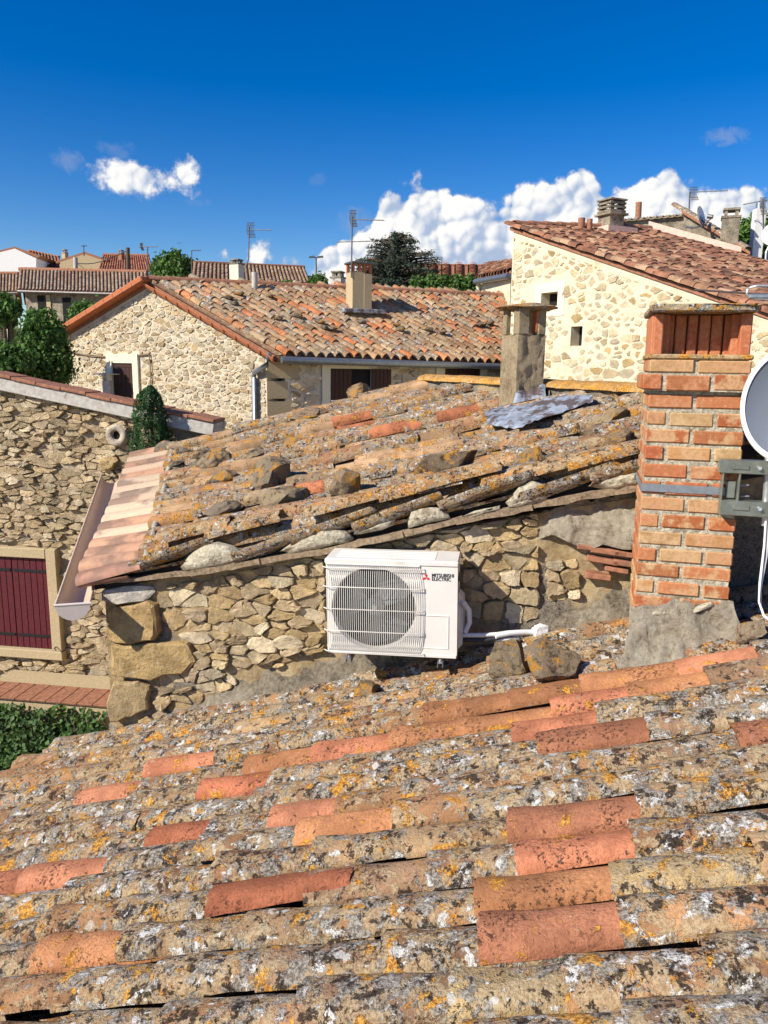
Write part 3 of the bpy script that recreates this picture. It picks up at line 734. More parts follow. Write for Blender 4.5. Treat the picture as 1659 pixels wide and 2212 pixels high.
# red tile scraps bedded in the cement by the chimney
for k, (x, y, wv, hv, tl) in enumerate([(1268, 1178, 44, 11, .06), (1305, 1186, 60, 13, .09), (1345, 1192, 40, 12, .1), (1300, 1206, 66, 12, .12), (1345, 1212, 44, 12, .1), (1330, 1226, 50, 10, .12), (1290, 1240, 55, 13, .06)]):
    u, t_ = WF.uv(x, y); p = WF.at(u, t_, .025); m = px2m(p); X = (WS - Z * tl).normalized(); Yv = WN; Zv = X.cross(Yv) * -1
    b = MB(); b.box(p, X * wv * m / 2, Yv * .05, Zv * hv * m / 2, .006); b.build('tile_scrap', M['clay_dull'], wall)
# cement bank along the foot of the wall
def bank(pts, hh, nm):
    b = MB(); rows = []; seed_ = pts[0][0] * .37
    n = 64
    for i in range(n + 1):
        f = i / n * (len(pts) - 1); a = min(int(f), len(pts) - 2); q = f - a
        x = lerp(pts[a][0], pts[a + 1][0], q); yt = lerp(pts[a][1], pts[a + 1][1], q); yb = lerp(pts[a][2], pts[a + 1][2], q); ho = lerp(pts[a][3], pts[a + 1][3], q)
        r = []
        yt += 14 * mn.noise(V((x * .045, 1, seed_))) + 7 * mn.noise(V((x * .13, 5, seed_)))
        for j in range(21):
            t_ = j / 20; u, tt = WF.uv(x, lerp(yt, yb, t_)); pr = math.sin(min(1, t_ * 1.15) * math.pi / 2) ** 1.5
            r.append(WF.at(u, tt, -.02 + ho * pr + .030 * mn.noise(V((u * 5, tt * 5, 3))) + .020 * mn.noise(V((u * 13, tt * 13, 3))) + .012 * mn.noise(V((u * 29, tt * 29, 3)))))
        rows.append(r)
    b.grid(rows); return b.build(nm, M['cement_light' if nm == 'cement_patch' else 'cement'], wall)
bank([(236, 1552, 1615, .05), (330, 1545, 1600, .06), (470, 1470, 1568, .10), (600, 1440, 1540, .12), (700, 1412, 1518, .12), (830, 1400, 1500, .09), (1000, 1395, 1460, .05)], .1, 'cement_fillet')
bank([(1110, 1385, 1425, .0), (1165, 1345, 1420, .04), (1220, 1300, 1412, .09), (1290, 1260, 1405, .12), (1375, 1250, 1405, .14), (1480, 1250, 1390, .14)], .1, 'cement_fillet')
bank([(1130, 1128, 1140, .0), (1155, 1118, 1170, .02), (1190, 1100, 1150, .07), (1230, 1085, 1165, .10), (1265, 1080, 1185, .08), (1300, 1075, 1170, .12), (1340, 1070, 1180, .10), (1400, 1060, 1180, .1)], .1, 'cement_patch')

# ---- roof over the side wall: ruled surface between near verge and far verge
FL = onp(196, 1240, PW + WN * .04, WN); FR = onp(1480, 972, PW + WN * .04, WN)
BL = dep(296, 984, 9.3); BRm = dep(920, 822, 9.5)
BR = BL + (BRm - BL) * 1.55
FRe = FL + (FR - FL) * 1.12
def SUR(u, v):
    p = lerp(lerp(FL, FRe, u), lerp(BL, BR, u), v)
    return p + Z * (-.10 * math.sin(math.pi * u) * .5 * (1 - v) - .05 * math.sin(math.pi * v) + .025 * mn.noise(V((u * 5, v * 6, 1))))
def solve(x, y):
    u, v = .4, .4
    for _ in range(40):
        a = proj(SUR(u, v)); e = 1e-3; bu = proj(SUR(u + e, v)); bv = proj(SUR(u, v + e))
        j11, j12, j21, j22 = (bu[0] - a[0]) / e, (bv[0] - a[0]) / e, (bu[1] - a[1]) / e, (bv[1] - a[1]) / e
        d = j11 * j22 - j12 * j21
        if abs(d) < 1e-9: break
        ex, ey = x - a[0], y - a[1]
        du, dv = (ex * j22 - ey * j12) / d, (ey * j11 - ex * j21) / d
        m = max(1, abs(du) / .2, abs(dv) / .2); u += du / m; v += dv / m
    return u, v
def snorm(u, v):
    e = .01; a = SUR(u + e, v) - SUR(u - e, v); c = SUR(u, v + e) - SUR(u, v - e); n = a.cross(c).normalized()
    return n if n.z > 0 else -n
PA = SUR(*solve(915, 842)); PB = SUR(*solve(1400, 874))        # foot of the high wall at the back
pd = (PB - PA); pd.z = 0; pl = pd.length; pd.normalize(); pn = V((-pd.y, pd.x, 0))
if pn.dot(PA - CAM) < 0: pn = -pn
def behind(p): return (p - PA).dot(pn) > -.02
def decksheet(b, dz, rev):
    for j in range(32):
        for i in range(48):
            q = [SUR((i + a) / 48, (j + e) / 32) - Z * dz for a, e in ((0, 0), (1, 0), (1, 1), (0, 1))]
            if not any(behind(p) for p in q): b.add(q[::-1] if rev else q, [(0, 1, 2, 3)])
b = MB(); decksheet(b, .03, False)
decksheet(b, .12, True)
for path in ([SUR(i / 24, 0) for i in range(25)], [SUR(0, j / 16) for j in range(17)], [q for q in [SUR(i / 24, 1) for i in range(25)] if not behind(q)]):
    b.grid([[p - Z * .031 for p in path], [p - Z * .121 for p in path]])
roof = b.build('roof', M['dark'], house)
v2 = [tile_mesh('tile', M['tile2'], 50 + s, L=.50, wl=.098, wu=.080, hl=.094, hu=.074, ns=10, nl=6, jit=.010) for s in range(6)]
vnew = [tile_mesh('tile', M['newtile'], 70 + s, L=.60, wl=.105, wu=.085, hl=.080, hu=.064, ns=10, nl=3, jit=.0008, chip=.003) for s in range(3)]
NR = 16; rd = random.Random(8); allt = []
OLD = [(.50, .27, .12), (.46, .27, .15), (.52, .32, .165), (.44, .24, .13), (.56, .35, .19), (.50, .37, .23)]
red2 = [(760, 925), (830, 935), (1045, 890), (650, 1075), (1010, 905)]
for j in range(NR):
    v = (j + .62) / NR
    Ltot = (SUR(1, v) - SUR(0, v)).length; s = -.06; first = True
    while s < Ltot:
        ex = .50 if first else rd.choice((.33, .37, .40, .43))
        u = s / Ltot; p = SUR(u, v); q = SUR(u + .05, v); X = (q - p).normalized(); N_ = snorm(min(max(u, .02), .98), min(max(v, .02), .98))
        if not behind(p + X * .15):
            xx, yy = proj(p + X * .2)
            if xx < 2300:
                allt.append((p, X, N_, first, xx, yy, j))
        s += ex; first = False
allt.sort(key=lambda t: px2m(t[0]))
ntile = 0; rest = MB()
for p, X, N_, first, xx, yy, j in allt:
    Y = N_.cross(X).normalized(); yaw = rd.gauss(0, .012 if first else .035); X2 = (X + Y * yaw - N_ * rd.gauss(.012, .014 if not first else .002)).normalized()
    Y2 = (Y + N_ * rd.gauss(0, .02 if first else .08)); Y2 = (Y2 - X2 * Y2.dot(X2)).normalized()
    if first:
        c = rd.choice([(.56, .32, .20), (.62, .42, .28), (.66, .50, .34), (.52, .29, .175)]); me = vnew[ntile % 3]; age = 0
    elif min((xx - a) ** 2 + 8 * (yy - e) ** 2 for a, e in red2) < 900: c = (.58, .22, .11); me = rd.choice(v2); age = .2
    elif rd.random() < .10: c = (.56, .37, .21); me = rd.choice(v2); age = .22
    else: c = rd.choice(OLD); me = rd.choice(v2); age = rd.uniform(.5, .9)
    vv = rd.uniform(.72, 1.2); col = (c[0] * vv, c[1] * vv, c[2] * vv, age)
    Mx = basis(X2, Y2, X2.cross(Y2), p + N_ * ((rd.uniform(-.01, .03) + .022 * math.sin(j * 2.4)) if not first else .004))
    if ntile < 300: inst('tile', me, Mx, None, roof, col)
    else:
        rest.cur = col; rest.add([Mx @ vtx.co for vtx in me.vertices], [tuple(pp.vertices) for pp in me.polygons], True)
    ntile += 1
if rest.v: tag(rest.build('tiles_far', M['tile2_a'], roof, attr=True), kind='stuff')
ch = MB()
for j in range(NR):
    v = (j + .12) / NR
    for i in range(22):
        u = i / 20
        if behind(SUR(u, v)): continue
        p = SUR(u, v); q = SUR(u + .06, v); X = (q - p).normalized(); N_ = snorm(.5, .5); Y = N_.cross(X).normalized()
        c = rd.choice(OLD); ch.cur = (c[0] * .85, c[1] * .85, c[2] * .85, .7)
        ch.grid([[p + X * (.34 * e) + Y * (-math.cos(math.pi * k / 6) * .10) + N_ * (.004 - math.sin(math.pi * k / 6) * .045 + .01 * e) for k in range(7)] for e in (0, 1)])
tag(ch.build('channel_tiles', M['tile2_a'], roof, attr=True), kind='stuff')
# mortar bead at the head of the new eave tiles
b = MB(); rows = []
for j in range(50):
    v = j / 49 * .985; Ltot = (SUR(1, v) - SUR(0, v)).length
    p = SUR(.46 / Ltot, v) + Z * (.075 + .02 * abs(math.sin(v * NR * math.pi)))
    rows.append([p + V((dx + .012 * mn.noise(V((v * 60, dx * 40, 0))), 0, dz + .012 * mn.noise(V((v * 70, dx * 40, 4))))) for dx, dz in ((-.03, -.04), (-.012, -.006), (.02, -.004), (.04, -.04))])
b.grid(rows); b.build('mortar_bead', M['white_mortar'], roof)

# ---- ragged near verge: laths, tilted under-tiles, mortar wedges
def vp(x, y, h): return onp(x, y, PW + WN * h, WN)
laths = [((225, 1258), (425, 1238), 9), ((410, 1240), (560, 1214), 12), ((545, 1216), (705, 1190), 12), ((700, 1192), (870, 1154), 13), ((850, 1160), (1000, 1122), 13), ((985, 1128), (1150, 1096), 13), ((1130, 1096), (1385, 1052), 15)]
for k, (a, e, h_) in enumerate(laths):
    pa, pb = vp(a[0], a[1], .105 + .012 * (k % 2)), vp(e[0], e[1], .105 + .012 * (k % 2)); m = px2m(pa); d = (pb - pa).normalized(); up = WN.cross(d).normalized()
    if up.z < 0: up = -up
    b = MB(); n = 8; rows = []
    prof = [(-1, 0), (1, .0), (1, -.22), (-1, -.22)]
    for i in range(n + 1):
        p = lerp(pa, pb, i / n) + up * .010 * mn.noise(V((i * .6, k * 3, 0)))
        hh = h_ * m * .5 * (1 + .35 * mn.noise(V((i * .9, k * 5, 2))))
        rows.append([p + up * (sg * hh) + WN * (dn + .008 * mn.noise(V((i, k, sg)))) for sg, dn in prof] + [p - up * hh])
    b.grid(rows, False); b.add(rows[0][:4], [(0, 1, 2, 3)]); b.add(rows[-1][:4], [(3, 2, 1, 0)])
    b.build('verge_lath', M['wood_old'], roof)
vu = [tile_mesh('verge_tile', M['tile2'], 90 + s, L=.62, wl=.10, wu=.085, hl=.07, hu=.055, ns=8, nl=6, jit=.012, flip=True, chip=.05) for s in range(3)]
under = [((300, 1232), (480, 1172)), ((520, 1215), (700, 1150)), ((640, 1175), (800, 1120)), ((775, 1150), (985, 1075)), ((960, 1105), (1150, 1040)), ((1130, 1088), (1300, 1030)), ((1280, 1048), (1440, 1000))]
for k, (a, e) in enumerate(under):
    pa, pb = vp(a[0], a[1], .05), vp(e[0], e[1], .05); X = (pb - pa).normalized(); N_ = WN.cross(X); N_ = N_ if N_.z > 0 else -N_
    Y = N_.cross(X).normalized(); tl = .35; Y2 = (Y * math.cos(tl) + N_ * math.sin(tl) * (1 if Y.dot(WN) > 0 else -1)).normalized()
    o = inst('verge_tile', vu[k % 3], basis(X, Y2, X.cross(Y2), pa + N_ * .055), None, roof, (.40, .27, .16, .75))
wedges = [[(390, 1222), (430, 1182), (470, 1172), (515, 1188), (525, 1210), (460, 1226), (405, 1234)], [(610, 1188), (640, 1165), (665, 1150), (690, 1138), (728, 1142), (760, 1158), (755, 1172), (690, 1185), (630, 1198)],
          [(880, 1118), (905, 1098), (940, 1096), (965, 1105), (970, 1120), (930, 1132), (885, 1138)], [(1095, 1085), (1120, 1055), (1150, 1040), (1170, 1048), (1180, 1078), (1140, 1092), (1100, 1098)], [(1275, 1052), (1305, 1030), (1340, 1022), (1385, 1022), (1385, 1046), (1330, 1056)],
          [(765, 1150), (800, 1136), (850, 1120), (850, 1136), (800, 1152)], [(1000, 1112), (1050, 1098), (1080, 1090), (1080, 1102), (1010, 1120)]]
for k, w_ in enumerate(wedges):
    c = (sum(p[0] for p in w_) / len(w_), sum(p[1] for p in w_) / len(w_)); b = MB(); rr = random.Random(k)
    rings = []
    dense = []
    for i in range(len(w_)):
        a, e = w_[i], w_[(i + 1) % len(w_)]
        for f in (0, .5): dense.append((lerp(a[0], e[0], f) + rr.uniform(-4, 4), lerp(a[1], e[1], f) + rr.uniform(-3, 3)))
    for sc_, h_ in ((1.15, -.05), (1.0, .10), (.6, .125)): rings.append([vp(c[0] + (p[0] - c[0]) * sc_, c[1] + (p[1] - c[1]) * sc_, h_ + rr.uniform(-.012, .012)) for p in dense])
    rings.append([vp(c[0], c[1], .13)] * len(dense))
    b.grid([r + r[:1] for r in rings], True); b.build('mortar_wedge', M['white_mortar'], roof)
# big round verge covers
vb = [tile_mesh('verge_tile', M['tile2'], 110 + s, L=.56, wl=.115, wu=.09, hl=.085, hu=.07, ns=10, nl=7, jit=.012, chip=.03) for s in range(3)]
covers = [((350, 1182), (470, 1152)), ((455, 1170), (665, 1118)), ((660, 1125), (840, 1078)), ((825, 1090), (1000, 1050)), ((905, 1068), (1050, 1030)), ((1040, 1062), (1250, 1010)), ((1225, 1022), (1420, 975))]
for k, (a, e) in enumerate(covers):
    pa, pb = vp(a[0], a[1] - 16, -.06), vp(e[0], e[1] - 16, -.06); X = (pb - pa).normalized(); N_ = WN.cross(X); N_ = N_ if N_.z > 0 else -N_
    Y = N_.cross(X).normalized()
    inst('verge_tile', vb[k % 3], basis(X, Y, X.cross(Y), pa - N_ * .02), None, roof, (.55, .30, .12, .62))
# first new tile pair at the corner, seen end-on
for h_, x0, y0, x1, y1, fl in ((.06, 183, 1258, 345, 1215, False), (.05, 186, 1266, 300, 1248, True)):
    pa, pb = vp(x0, y0, h_), vp(x1, y1, h_); X = (pb - pa).normalized(); N_ = WN.cross(X); N_ = N_ if N_.z > 0 else -N_; Y = N_.cross(X).normalized()
    me = tile_mesh('eave_tile', M['newtile'], 130 + fl, L=.52 if not fl else .40, wl=.11, wu=.09, hl=.085 if not fl else .05, hu=.066 if not fl else .04, ns=10, nl=3, jit=.0008, chip=.003, flip=fl)
    inst('eave_tile', me, basis(X, Y, X.cross(Y), pa + N_ * (.045 if fl else 0)), None, roof, (.54, .26, .17, 0))
# eave wall under the gutter
b = MB(); E0 = SUR(.06, .0) - WN * -.0; E1 = SUR(.04, 1.0)
pts = [WF.at(S0 + .0, 0, -.33), V((E1.x + .15, E1.y, 0)), V((E1.x + .5, E1.y, 0)), WF.at(S0 + .35, 0, -.33)]
tz = [SUR(.06, .05).z - .14, SUR(.05, .98).z - .14, SUR(.1, .98).z - .14, SUR(.1, .05).z - .14]
b.hexa([V((p.x, p.y, 0)) for p in pts] + [V((p.x, p.y, z)) for p, z in zip(pts, tz)]); b.build('eave_wall', M['mortar'], house)

# ---- half-round gutter along the eave
gt = thing('rain_gutter', 'sand coloured half round gutter along the eave of new pink tiles', 'gutter', dep(157, 1310, 5.05))
ga = dep(157, 1306, 5.0); gb = dep(240, 1026, 9.15); gd = (gb - ga).normalized(); gs = gd.cross(Z).normalized(); gu = gs.cross(gd)
GR = .108
def gsec(p, r, n=14): return [p + gs * (-math.cos(math.pi * k / n) * r) - gu * (math.sin(math.pi * k / n) * r) for k in range(n + 1)]
b = MB(); rows = []
for i in range(13):
    p = lerp(ga, gb, i / 12); o_, n_ = gsec(p, GR), gsec(p, GR - .006); rows.append(o_ + n_[::-1] + o_[:1])
b.grid(rows, True); b.build('channel', M['pvc'], gt)
b = MB(); b.prism(gsec(ga, GR + .004), -gd * .012); b.tube([ga - gs * (GR + .012) + gu * .004 - gd * .006, ga + gs * (GR + .012) + gu * .004 - gd * .006], .010, 8); b.build('end_cap', M['pvc_in'], gt)
for sg in (-1, 1):
    b = MB(); b.tube([ga + gs * sg * (GR + .002) + gu * .004, gb + gs * sg * (GR + .002) + gu * .004], .010, 8); b.build('rim_bead', M['pvc'], gt)

# ---- stones weighing the roof down
def z1(x, y): return ((200 + x / 2.183) / 1.15733, (950 + y / 2.183) / 1.15733)
def z2(x, y): return ((800 + x / 2.074) / 1.15733, (900 + y / 2.074) / 1.15733)
S = [(z1(470, 392), 52, 22, 'thin dark slab at the top edge of the new eave tiles', .2, (.5, .5, .5)), (z1(572, 425), 36, 26, 'dark chip beside the thin slab above the new eave tiles', .2, (.45, .45, .48)),
     (z1(540, 478), 64, 20, 'flat dark stone below the thin slab, left end of the stone row', .15, (.45, .43, .4)), (z1(690, 440), 62, 34, 'tilted stone behind the orange spotted block', .3, (.6, .55, .45)),
     (z1(745, 490), 74, 46, 'orange spotted block in the middle of the stone cluster', .3, (.75, .65, .5)), (z1(795, 575), 76, 40, 'low grey stone in front of the orange spotted block', .2, (.55, .55, .55)),
     (z1(935, 450), 84, 30, 'long pale flat stone lying behind the biggest block', .15, (.85, .78, .62)), (z1(1065, 600), 112, 72, 'biggest grey block of the cluster on the old roof', .2, (.62, .58, .5)),
     (z1(1110, 715), 118, 60, 'wedge shaped pale stone in front of the biggest block', .2, (.85, .76, .58)), (z1(800, 745), 90, 40, 'low weathered stone next to the broken tile mouth', .15, (.62, .56, .48)),
     (z1(960, 760), 50, 22, 'small flat stone between the two front stones', .15, (.7, .62, .5)),
     (z1(1165, 372), 66, 24, 'small dark pitted stone alone high on the old roof', .15, (.5, .46, .4)), (z1(1480, 665), 92, 74, 'squarish boulder with orange top alone at the middle of the verge', .25, (.72, .62, .48)),
     (z2(680, 630), 142, 76, 'large dark log shaped boulder right of the squarish one', .2, (.36, .28, .2)), (z2(1110, 575), 100, 46, 'grey block with a dark shaded end above the verge tiles', .2, (.75, .68, .52)),
     (z2(1230, 560), 60, 34, 'dark small block right of the grey block by the verge', .2, (.3, .28, .26)),
     (z2(1500, 350), 92, 34, 'pale wedge of stone near the brick chimney', .15, (1.05, .9, .62)), (z2(1560, 470), 80, 46, 'pitted stone left of the brick chimney at mid height', .2, (.7, .58, .4)),
     (z2(215, 190), 56, 34, 'orange crusted stone on the far verge below the shutters', .2, (.85, .6, .35)), (z1(1250, 215), 110, 24, 'long thin slab along the far verge', .1, (.7, .56, .4)),
     (z2(1440, 400), 60, 22, 'flat stone below the pale wedge of stone', .15, (.6, .5, .38))]
for k, ((x, y), wp, hp, lab, tl, c) in enumerate(S):
    u, v = solve(x, y + 2); N_ = snorm(min(max(u, .02), .98), min(max(v, .02), .98)); p = SUR(u, v) + N_ * .05
    put_rock(x, y, wp * .92, hp * 1.1, 200 + k, lab, p, N_, .75, c, yaw=-.15 + .3 * math.sin(k * 1.7), tilt=tl * .4)

# ---- high wall at the back of the old roof
hw = thing('parapet_wall', 'low rendered wall with orange lichened coping behind the small rendered chimney', 'wall', PA)
PF = Frame(PA, pd, -pn)
u0, u1 = -.02, pl + 3.0
topz = lambda s: dep(918, 806, PA.y).z - PA.z + s * (onp(1370, 824, PA, pn).z - dep(918, 806, PA.y).z) / ((onp(1370, 824, PA, pn) - PA).dot(pd))
b = MB(); relief(b, PF, u0, u1, lambda s: -PA.z + 3.5, lambda s: topz(s) - .07, .08, .03, .3, 5); b.build('wall_face', M['mortar_side'], hw)
vcop = [tile_mesh('coping_tile', M['slab'], 150 + s, L=.44, wl=.15, wu=.13, hl=.075, hu=.065, ns=10, nl=6, jit=.014) for s in range(3)]
s = u0 - .05; k = 0
while s < u1:
    p = PF.at(s, topz(s) - .085, -.10); q = PF.at(s + .4, topz(s + .4) - .085, -.10); X = (q - p).normalized(); Y = Z.cross(X).normalized()
    inst('coping_tile', vcop[k % 3], basis(X, Y, X.cross(Y), p), None, hw, (.62, .36, .12, .45)); s += .36; k += 1
# ------------------------------------------------------------------ air conditioner on the side wall
ACF = PW + WN * .40
AYW = math.radians(8.5); AXv = V((math.cos(AYW), -math.sin(AYW), .022)).normalized(); AYv = V((math.sin(AYW), math.cos(AYW), 0)); AZv = AXv.cross(AYv)
a0 = onp(708, 1408, ACF, WN); a1 = onp(986, 1419, ACF, WN); a2 = onp(712, 1204, ACF, WN)
AW = (a1 - a0).dot(WS); AH = a2.z - a0.z; AD = .27
O = a0.copy(); O.z -= .004
def ac(x, y, z): return O + AXv * x + AYv * y + AZv * z       # x right, y into the wall, z up
ac_t = thing('air_conditioner', 'ivory outdoor air conditioning unit on brackets with round fan grille', 'air conditioner', ac(AW / 2, .2, -.05))
b = MB()
fx, fz, fr_ = AW * .365, AH * .485, AH * .43
# front panel with the round mouth
n = 48; outer = []
fw2, fh2 = .0, .0
x0, x1, z0, z1_ = .0, AW, .02, AH - .03
def onrect(a):
    dx, dz = math.cos(a), math.sin(a)
    t = min(((x1 - fx) / dx if dx > 1e-6 else 9), ((x0 - fx) / dx if dx < -1e-6 else 9), ((z1_ - fz) / dz if dz > 1e-6 else 9), ((z0 - fz) / dz if dz < -1e-6 else 9))
    return fx + dx * t, fz + dz * t
angs = sorted([2 * math.pi * k / n for k in range(n)] + [math.atan2(z - fz, x - fx) % (2 * math.pi) for x in (x0, x1) for z in (z0, z1_)])
ro_, ri_, rb_ = [], [], []
for a in angs:
    x, z = onrect(a); ro_.append(ac(x, 0, z)); ri_.append(ac(fx + fr_ * math.cos(a), 0, fz + fr_ * math.sin(a))); rb_.append(ac(fx + fr_ * .96 * math.cos(a), .05, fz + fr_ * .96 * math.sin(a)))
b.grid([ro_ + ro_[:1], ri_ + ri_[:1], rb_ + rb_[:1]], False)
# sides, back, bottom
b.add([ac(x0, 0, z0), ac(x0, AD, z0), ac(x0, AD, z1_), ac(x0, 0, z1_)], [(0, 1, 2, 3)])
b.add([ac(x1, 0, z0), ac(x1, AD, z0), ac(x1, AD, z1_), ac(x1, 0, z1_)], [(3, 2, 1, 0)])
b.add([ac(x0, AD, z0), ac(x1, AD, z0), ac(x1, AD, z1_), ac(x0, AD, z1_)], [(3, 2, 1, 0)])
b.add([ac(x0, 0, z0), ac(x1, 0, z0), ac(x1, AD, z0), ac(x0, AD, z0)], [(0, 1, 2, 3)])
b.build('casing', M['plastic'], ac_t)
b = MB(); b.box(ac(AW / 2, AD / 2, AH - .018), AXv * (AW / 2 + .007), AYv * (AD / 2 + .008), AZv * .018, .008)
for k in range(5): b.box(ac(AW * .45, .05 + k * .04, AH + .0015), AXv * AW * .38, AYv * .010, AZv * .003, .002)
b.box(ac(AW * .36, -.006, AH - .035), AXv * AW * .36, AYv * .005, AZv * .006, .003)
b.build('top_cover', M['plastic'], ac_t)
b = MB(); b.box(ac(AW / 2, AD / 2, .010), AXv * (AW / 2 - .002), AYv * (AD / 2 + .002), AZv * .012, .004); b.build('base_pan', M['plastic'], ac_t)
b = MB(); b.add([ac(fx + fr_ * 1.0 * math.cos(2 * math.pi * k / 32), .13, fz + fr_ * math.sin(2 * math.pi * k / 32)) for k in range(32)], [tuple(range(32))])
rr = [[ac(fx + fr_ * .96 * math.cos(2 * math.pi * k / 32), y, fz + fr_ * .96 * math.sin(2 * math.pi * k / 32)) for k in range(33)] for y in (.04, .14)]
b.grid(rr); b.build('fan_shroud', M['coil'], ac_t)
fan = MB()
for k in range(3):
    a = 2 * math.pi * k / 3 + .5; rows = []
    for i in range(7):
        r = fr_ * (.2 + .72 * i / 6); row = []
        for jj in range(7):
            an = a + (jj / 6 - .3) * 1.35 * (1 - .12 * i / 6) + .25 * i / 6; row.append(ac(fx + r * math.cos(an), .055 + .055 * jj / 6, fz + r * math.sin(an)))
        rows.append(row)
    fan.grid(rows)
fan.tube([ac(fx, .05, fz), ac(fx, .12, fz)], fr_ * .22, 20); fo = fan.build('fan', M['fan'], ac_t)
b = MB(); b.tube([ac(fx, .030, fz), ac(fx, .055, fz)], .014, 12); b.build('hub_nut', M['steel'], fo)
g = MB()
gw, gh = fr_ * 1.08, fr_ * 1.07
for k in range(45):
    x = fx - gw + 2 * gw * k / 44; pts = []
    for i in range(9):
        z = fz - gh + 2 * gh * i / 8; e = abs(i - 4) / 4; pts.append(ac(x, -.028 * (1 - e ** 4) - .002, z))
    g.tube(pts, .0021, 4, False)
for z in (-.98, -.5, 0, .5, .93):
    g.tube([ac(fx - gw - .03, -.004, fz + z * gh), ac(fx - gw - .008, -.026, fz + z * gh), ac(fx + gw + .008, -.026, fz + z * gh), ac(fx + gw + .03, -.004, fz + z * gh)], .0036, 5, False)
g.build('fan_grille', M['plastic'], ac_t)
b = MB(); bx0, bx1, bz0, bz1 = AW * .745, AW * .935, AH * .10, AH * .44
for p, q in (((bx0, bz0), (bx1, bz0)), ((bx1, bz0), (bx1, bz1)), ((bx1, bz1), (bx0, bz1)), ((bx0, bz1), (bx0, bz0))): b.tube([ac(p[0], -.001, p[1]), ac(q[0], -.001, q[1])], .003, 5)
b.build('embossed_panel', M['plastic'], ac_t)
# badge: three red diamonds and two lines of lettering
lb = MB(); lx, lz, ls = AW * .765, AH * .832, .026
for a in (90, 210, 330):
    u_ = V((math.cos(math.radians(a)), 0, math.sin(math.radians(a)))); w_ = V((-u_.z, 0, u_.x))
    q = [V((0, 0, 0)), u_ * ls * .5 + w_ * ls * .29, u_ * ls, u_ * ls * .5 - w_ * ls * .29]
    lb.prism([ac(lx + p.x * 1.05, -.0015, lz + p.z * 1.05) for p in q], WN * .0015)
lb.build('badge', M['red'], ac_t)
def text_mesh(body, size):
    cu = bpy.data.curves.new('lettering', 'FONT'); cu.body = body; cu.size = size; cu.extrude = .0006; cu.offset = .0006; cu.space_line = .8
    o = bpy.data.objects.new('tmp', cu); sc.collection.objects.link(o); dg = bpy.context.evaluated_depsgraph_get(); dg.update()
    me = bpy.data.meshes.new_from_object(o.evaluated_get(dg)); bpy.data.objects.remove(o); return me
me = text_mesh('MITSUBISHI\nELECTRIC', .036); me.materials.clear(); me.materials.append(M['ink'])
wtx = max(v.co.x for v in me.vertices); sx = AW * .165 / wtx
Mx = basis(AXv, AZv, -AYv, ac(lx + .034, -.0018, lz + .006)) @ Matrix.Diagonal((sx, .85, 1, 1))
o = bpy.data.objects.new('lettering', me); link(o, Mx, ac_t)
# valve cover on the right flank
b = MB(); cx = AW + .02
b.prism([ac(AW + .001, .10, .03), ac(AW + .028, .12, .05), ac(AW + .034, .14, AH * .38), ac(AW + .028, .16, AH * .55), ac(AW + .001, .12, AH * .62)], -WN * .12); b.build('valve_cover', M['plastic'], ac_t)
b = MB(); b.box(ac(AW + .006, .11, AH * .80), AXv * .008, AYv * .05, AZv * .018, .004); b.build('side_handle', M['fan'], ac_t)
for x in (AW * .165, AW * .875):
    b = MB(); b.box(ac(x, .22, -.028), AXv * .017, AYv * .24, AZv * .003); b.box(ac(x - .016, .22, -.042), AXv * .002, AYv * .24, AZv * .015); b.box(ac(x + .016, .22, -.042), AXv * .002, AYv * .24, AZv * .015)
    br = b.build('bracket', M['galv'], ac_t)
    b = MB(); b.tube([ac(x, .06, -.024), ac(x, .06, .0)], .016, 10); b.tube([ac(x, .015, -.024), ac(x, .015, -.008)], .011, 6); b.build('rubber_foot', M['galv'], br)
# pipes
pp = thing('coolant_pipe', 'white insulated pipes running from the unit to foam in the wall', 'pipe', ac(AW + .05, .2, .05))
def pipe(pts, r, mat, nm):
    b = MB(); b.tube([onp(x, y, PW + WN * h, WN) for x, y, h in pts], r, 10); return b.build(nm, M[mat], pp)
pipe([(1000, 1300, .24), (1013, 1318, .20), (1014, 1345, .19), (1004, 1366, .20)], .017, 'white', 'hose')
pipe([(1000, 1372, .20), (1040, 1372, .20), (1075, 1370, .16), (1100, 1366, .12)], .014, 'white', 'hose')
pipe([(1000, 1382, .20), (1045, 1383, .20), (1085, 1377, .15), (1110, 1372, .10)], .013, 'ink', 'cable')
pipe([(1070, 1374, .18), (1100, 1368, .14), (1130, 1366, .10), (1165, 1366, .05), (1190, 1368, .02)], .019, 'white', 'hose')
pipe([(1050, 1378, .17), (1090, 1382, .15), (1120, 1378, .10)], .014, 'white', 'hose')
me = rock_mesh('foam', M['white'], 77, .07, .05, .05, .5); o = bpy.data.objects.new('foam_plug', me); link(o, Matrix.Translation(onp(1168, 1366, PW + WN * .05, WN)), pp)

# ------------------------------------------------------------------ brick chimney with dish
CA = math.radians(15)
CS = V((math.cos(CA), -math.sin(CA), 0)); CN = V((-math.sin(CA), -math.cos(CA), 0))
CB = dep(1368, 1338, 4.08)
TILT = V((-.012, 0, 1)).normalized()
bc = thing('brick_chimney', 'red and buff brick chimney with slab cap standing on the near roof', 'chimney', CB - Z * .2)
def ch(x, y, z): return CB + CS * x - CN * y + TILT * z
ctop = lambda px_, py_: (onp(px_, py_, CB, CN) - CB)
CW = (onp(1570, 1345, CB, CN) - CB).dot(CS)
zc = lambda y: (onp(1395, y, CB, CN) - CB).z
CD = .52
b = MB(); z_rec = zc(768)
b.box(ch(CW / 2, CD / 2, (z_rec - .5) / 2), CS * (CW / 2 - .008), CN * (CD / 2 - .008), TILT * ((z_rec + .5) / 2)); core = b.build('mortar_core', M['white_mortar'], bc)
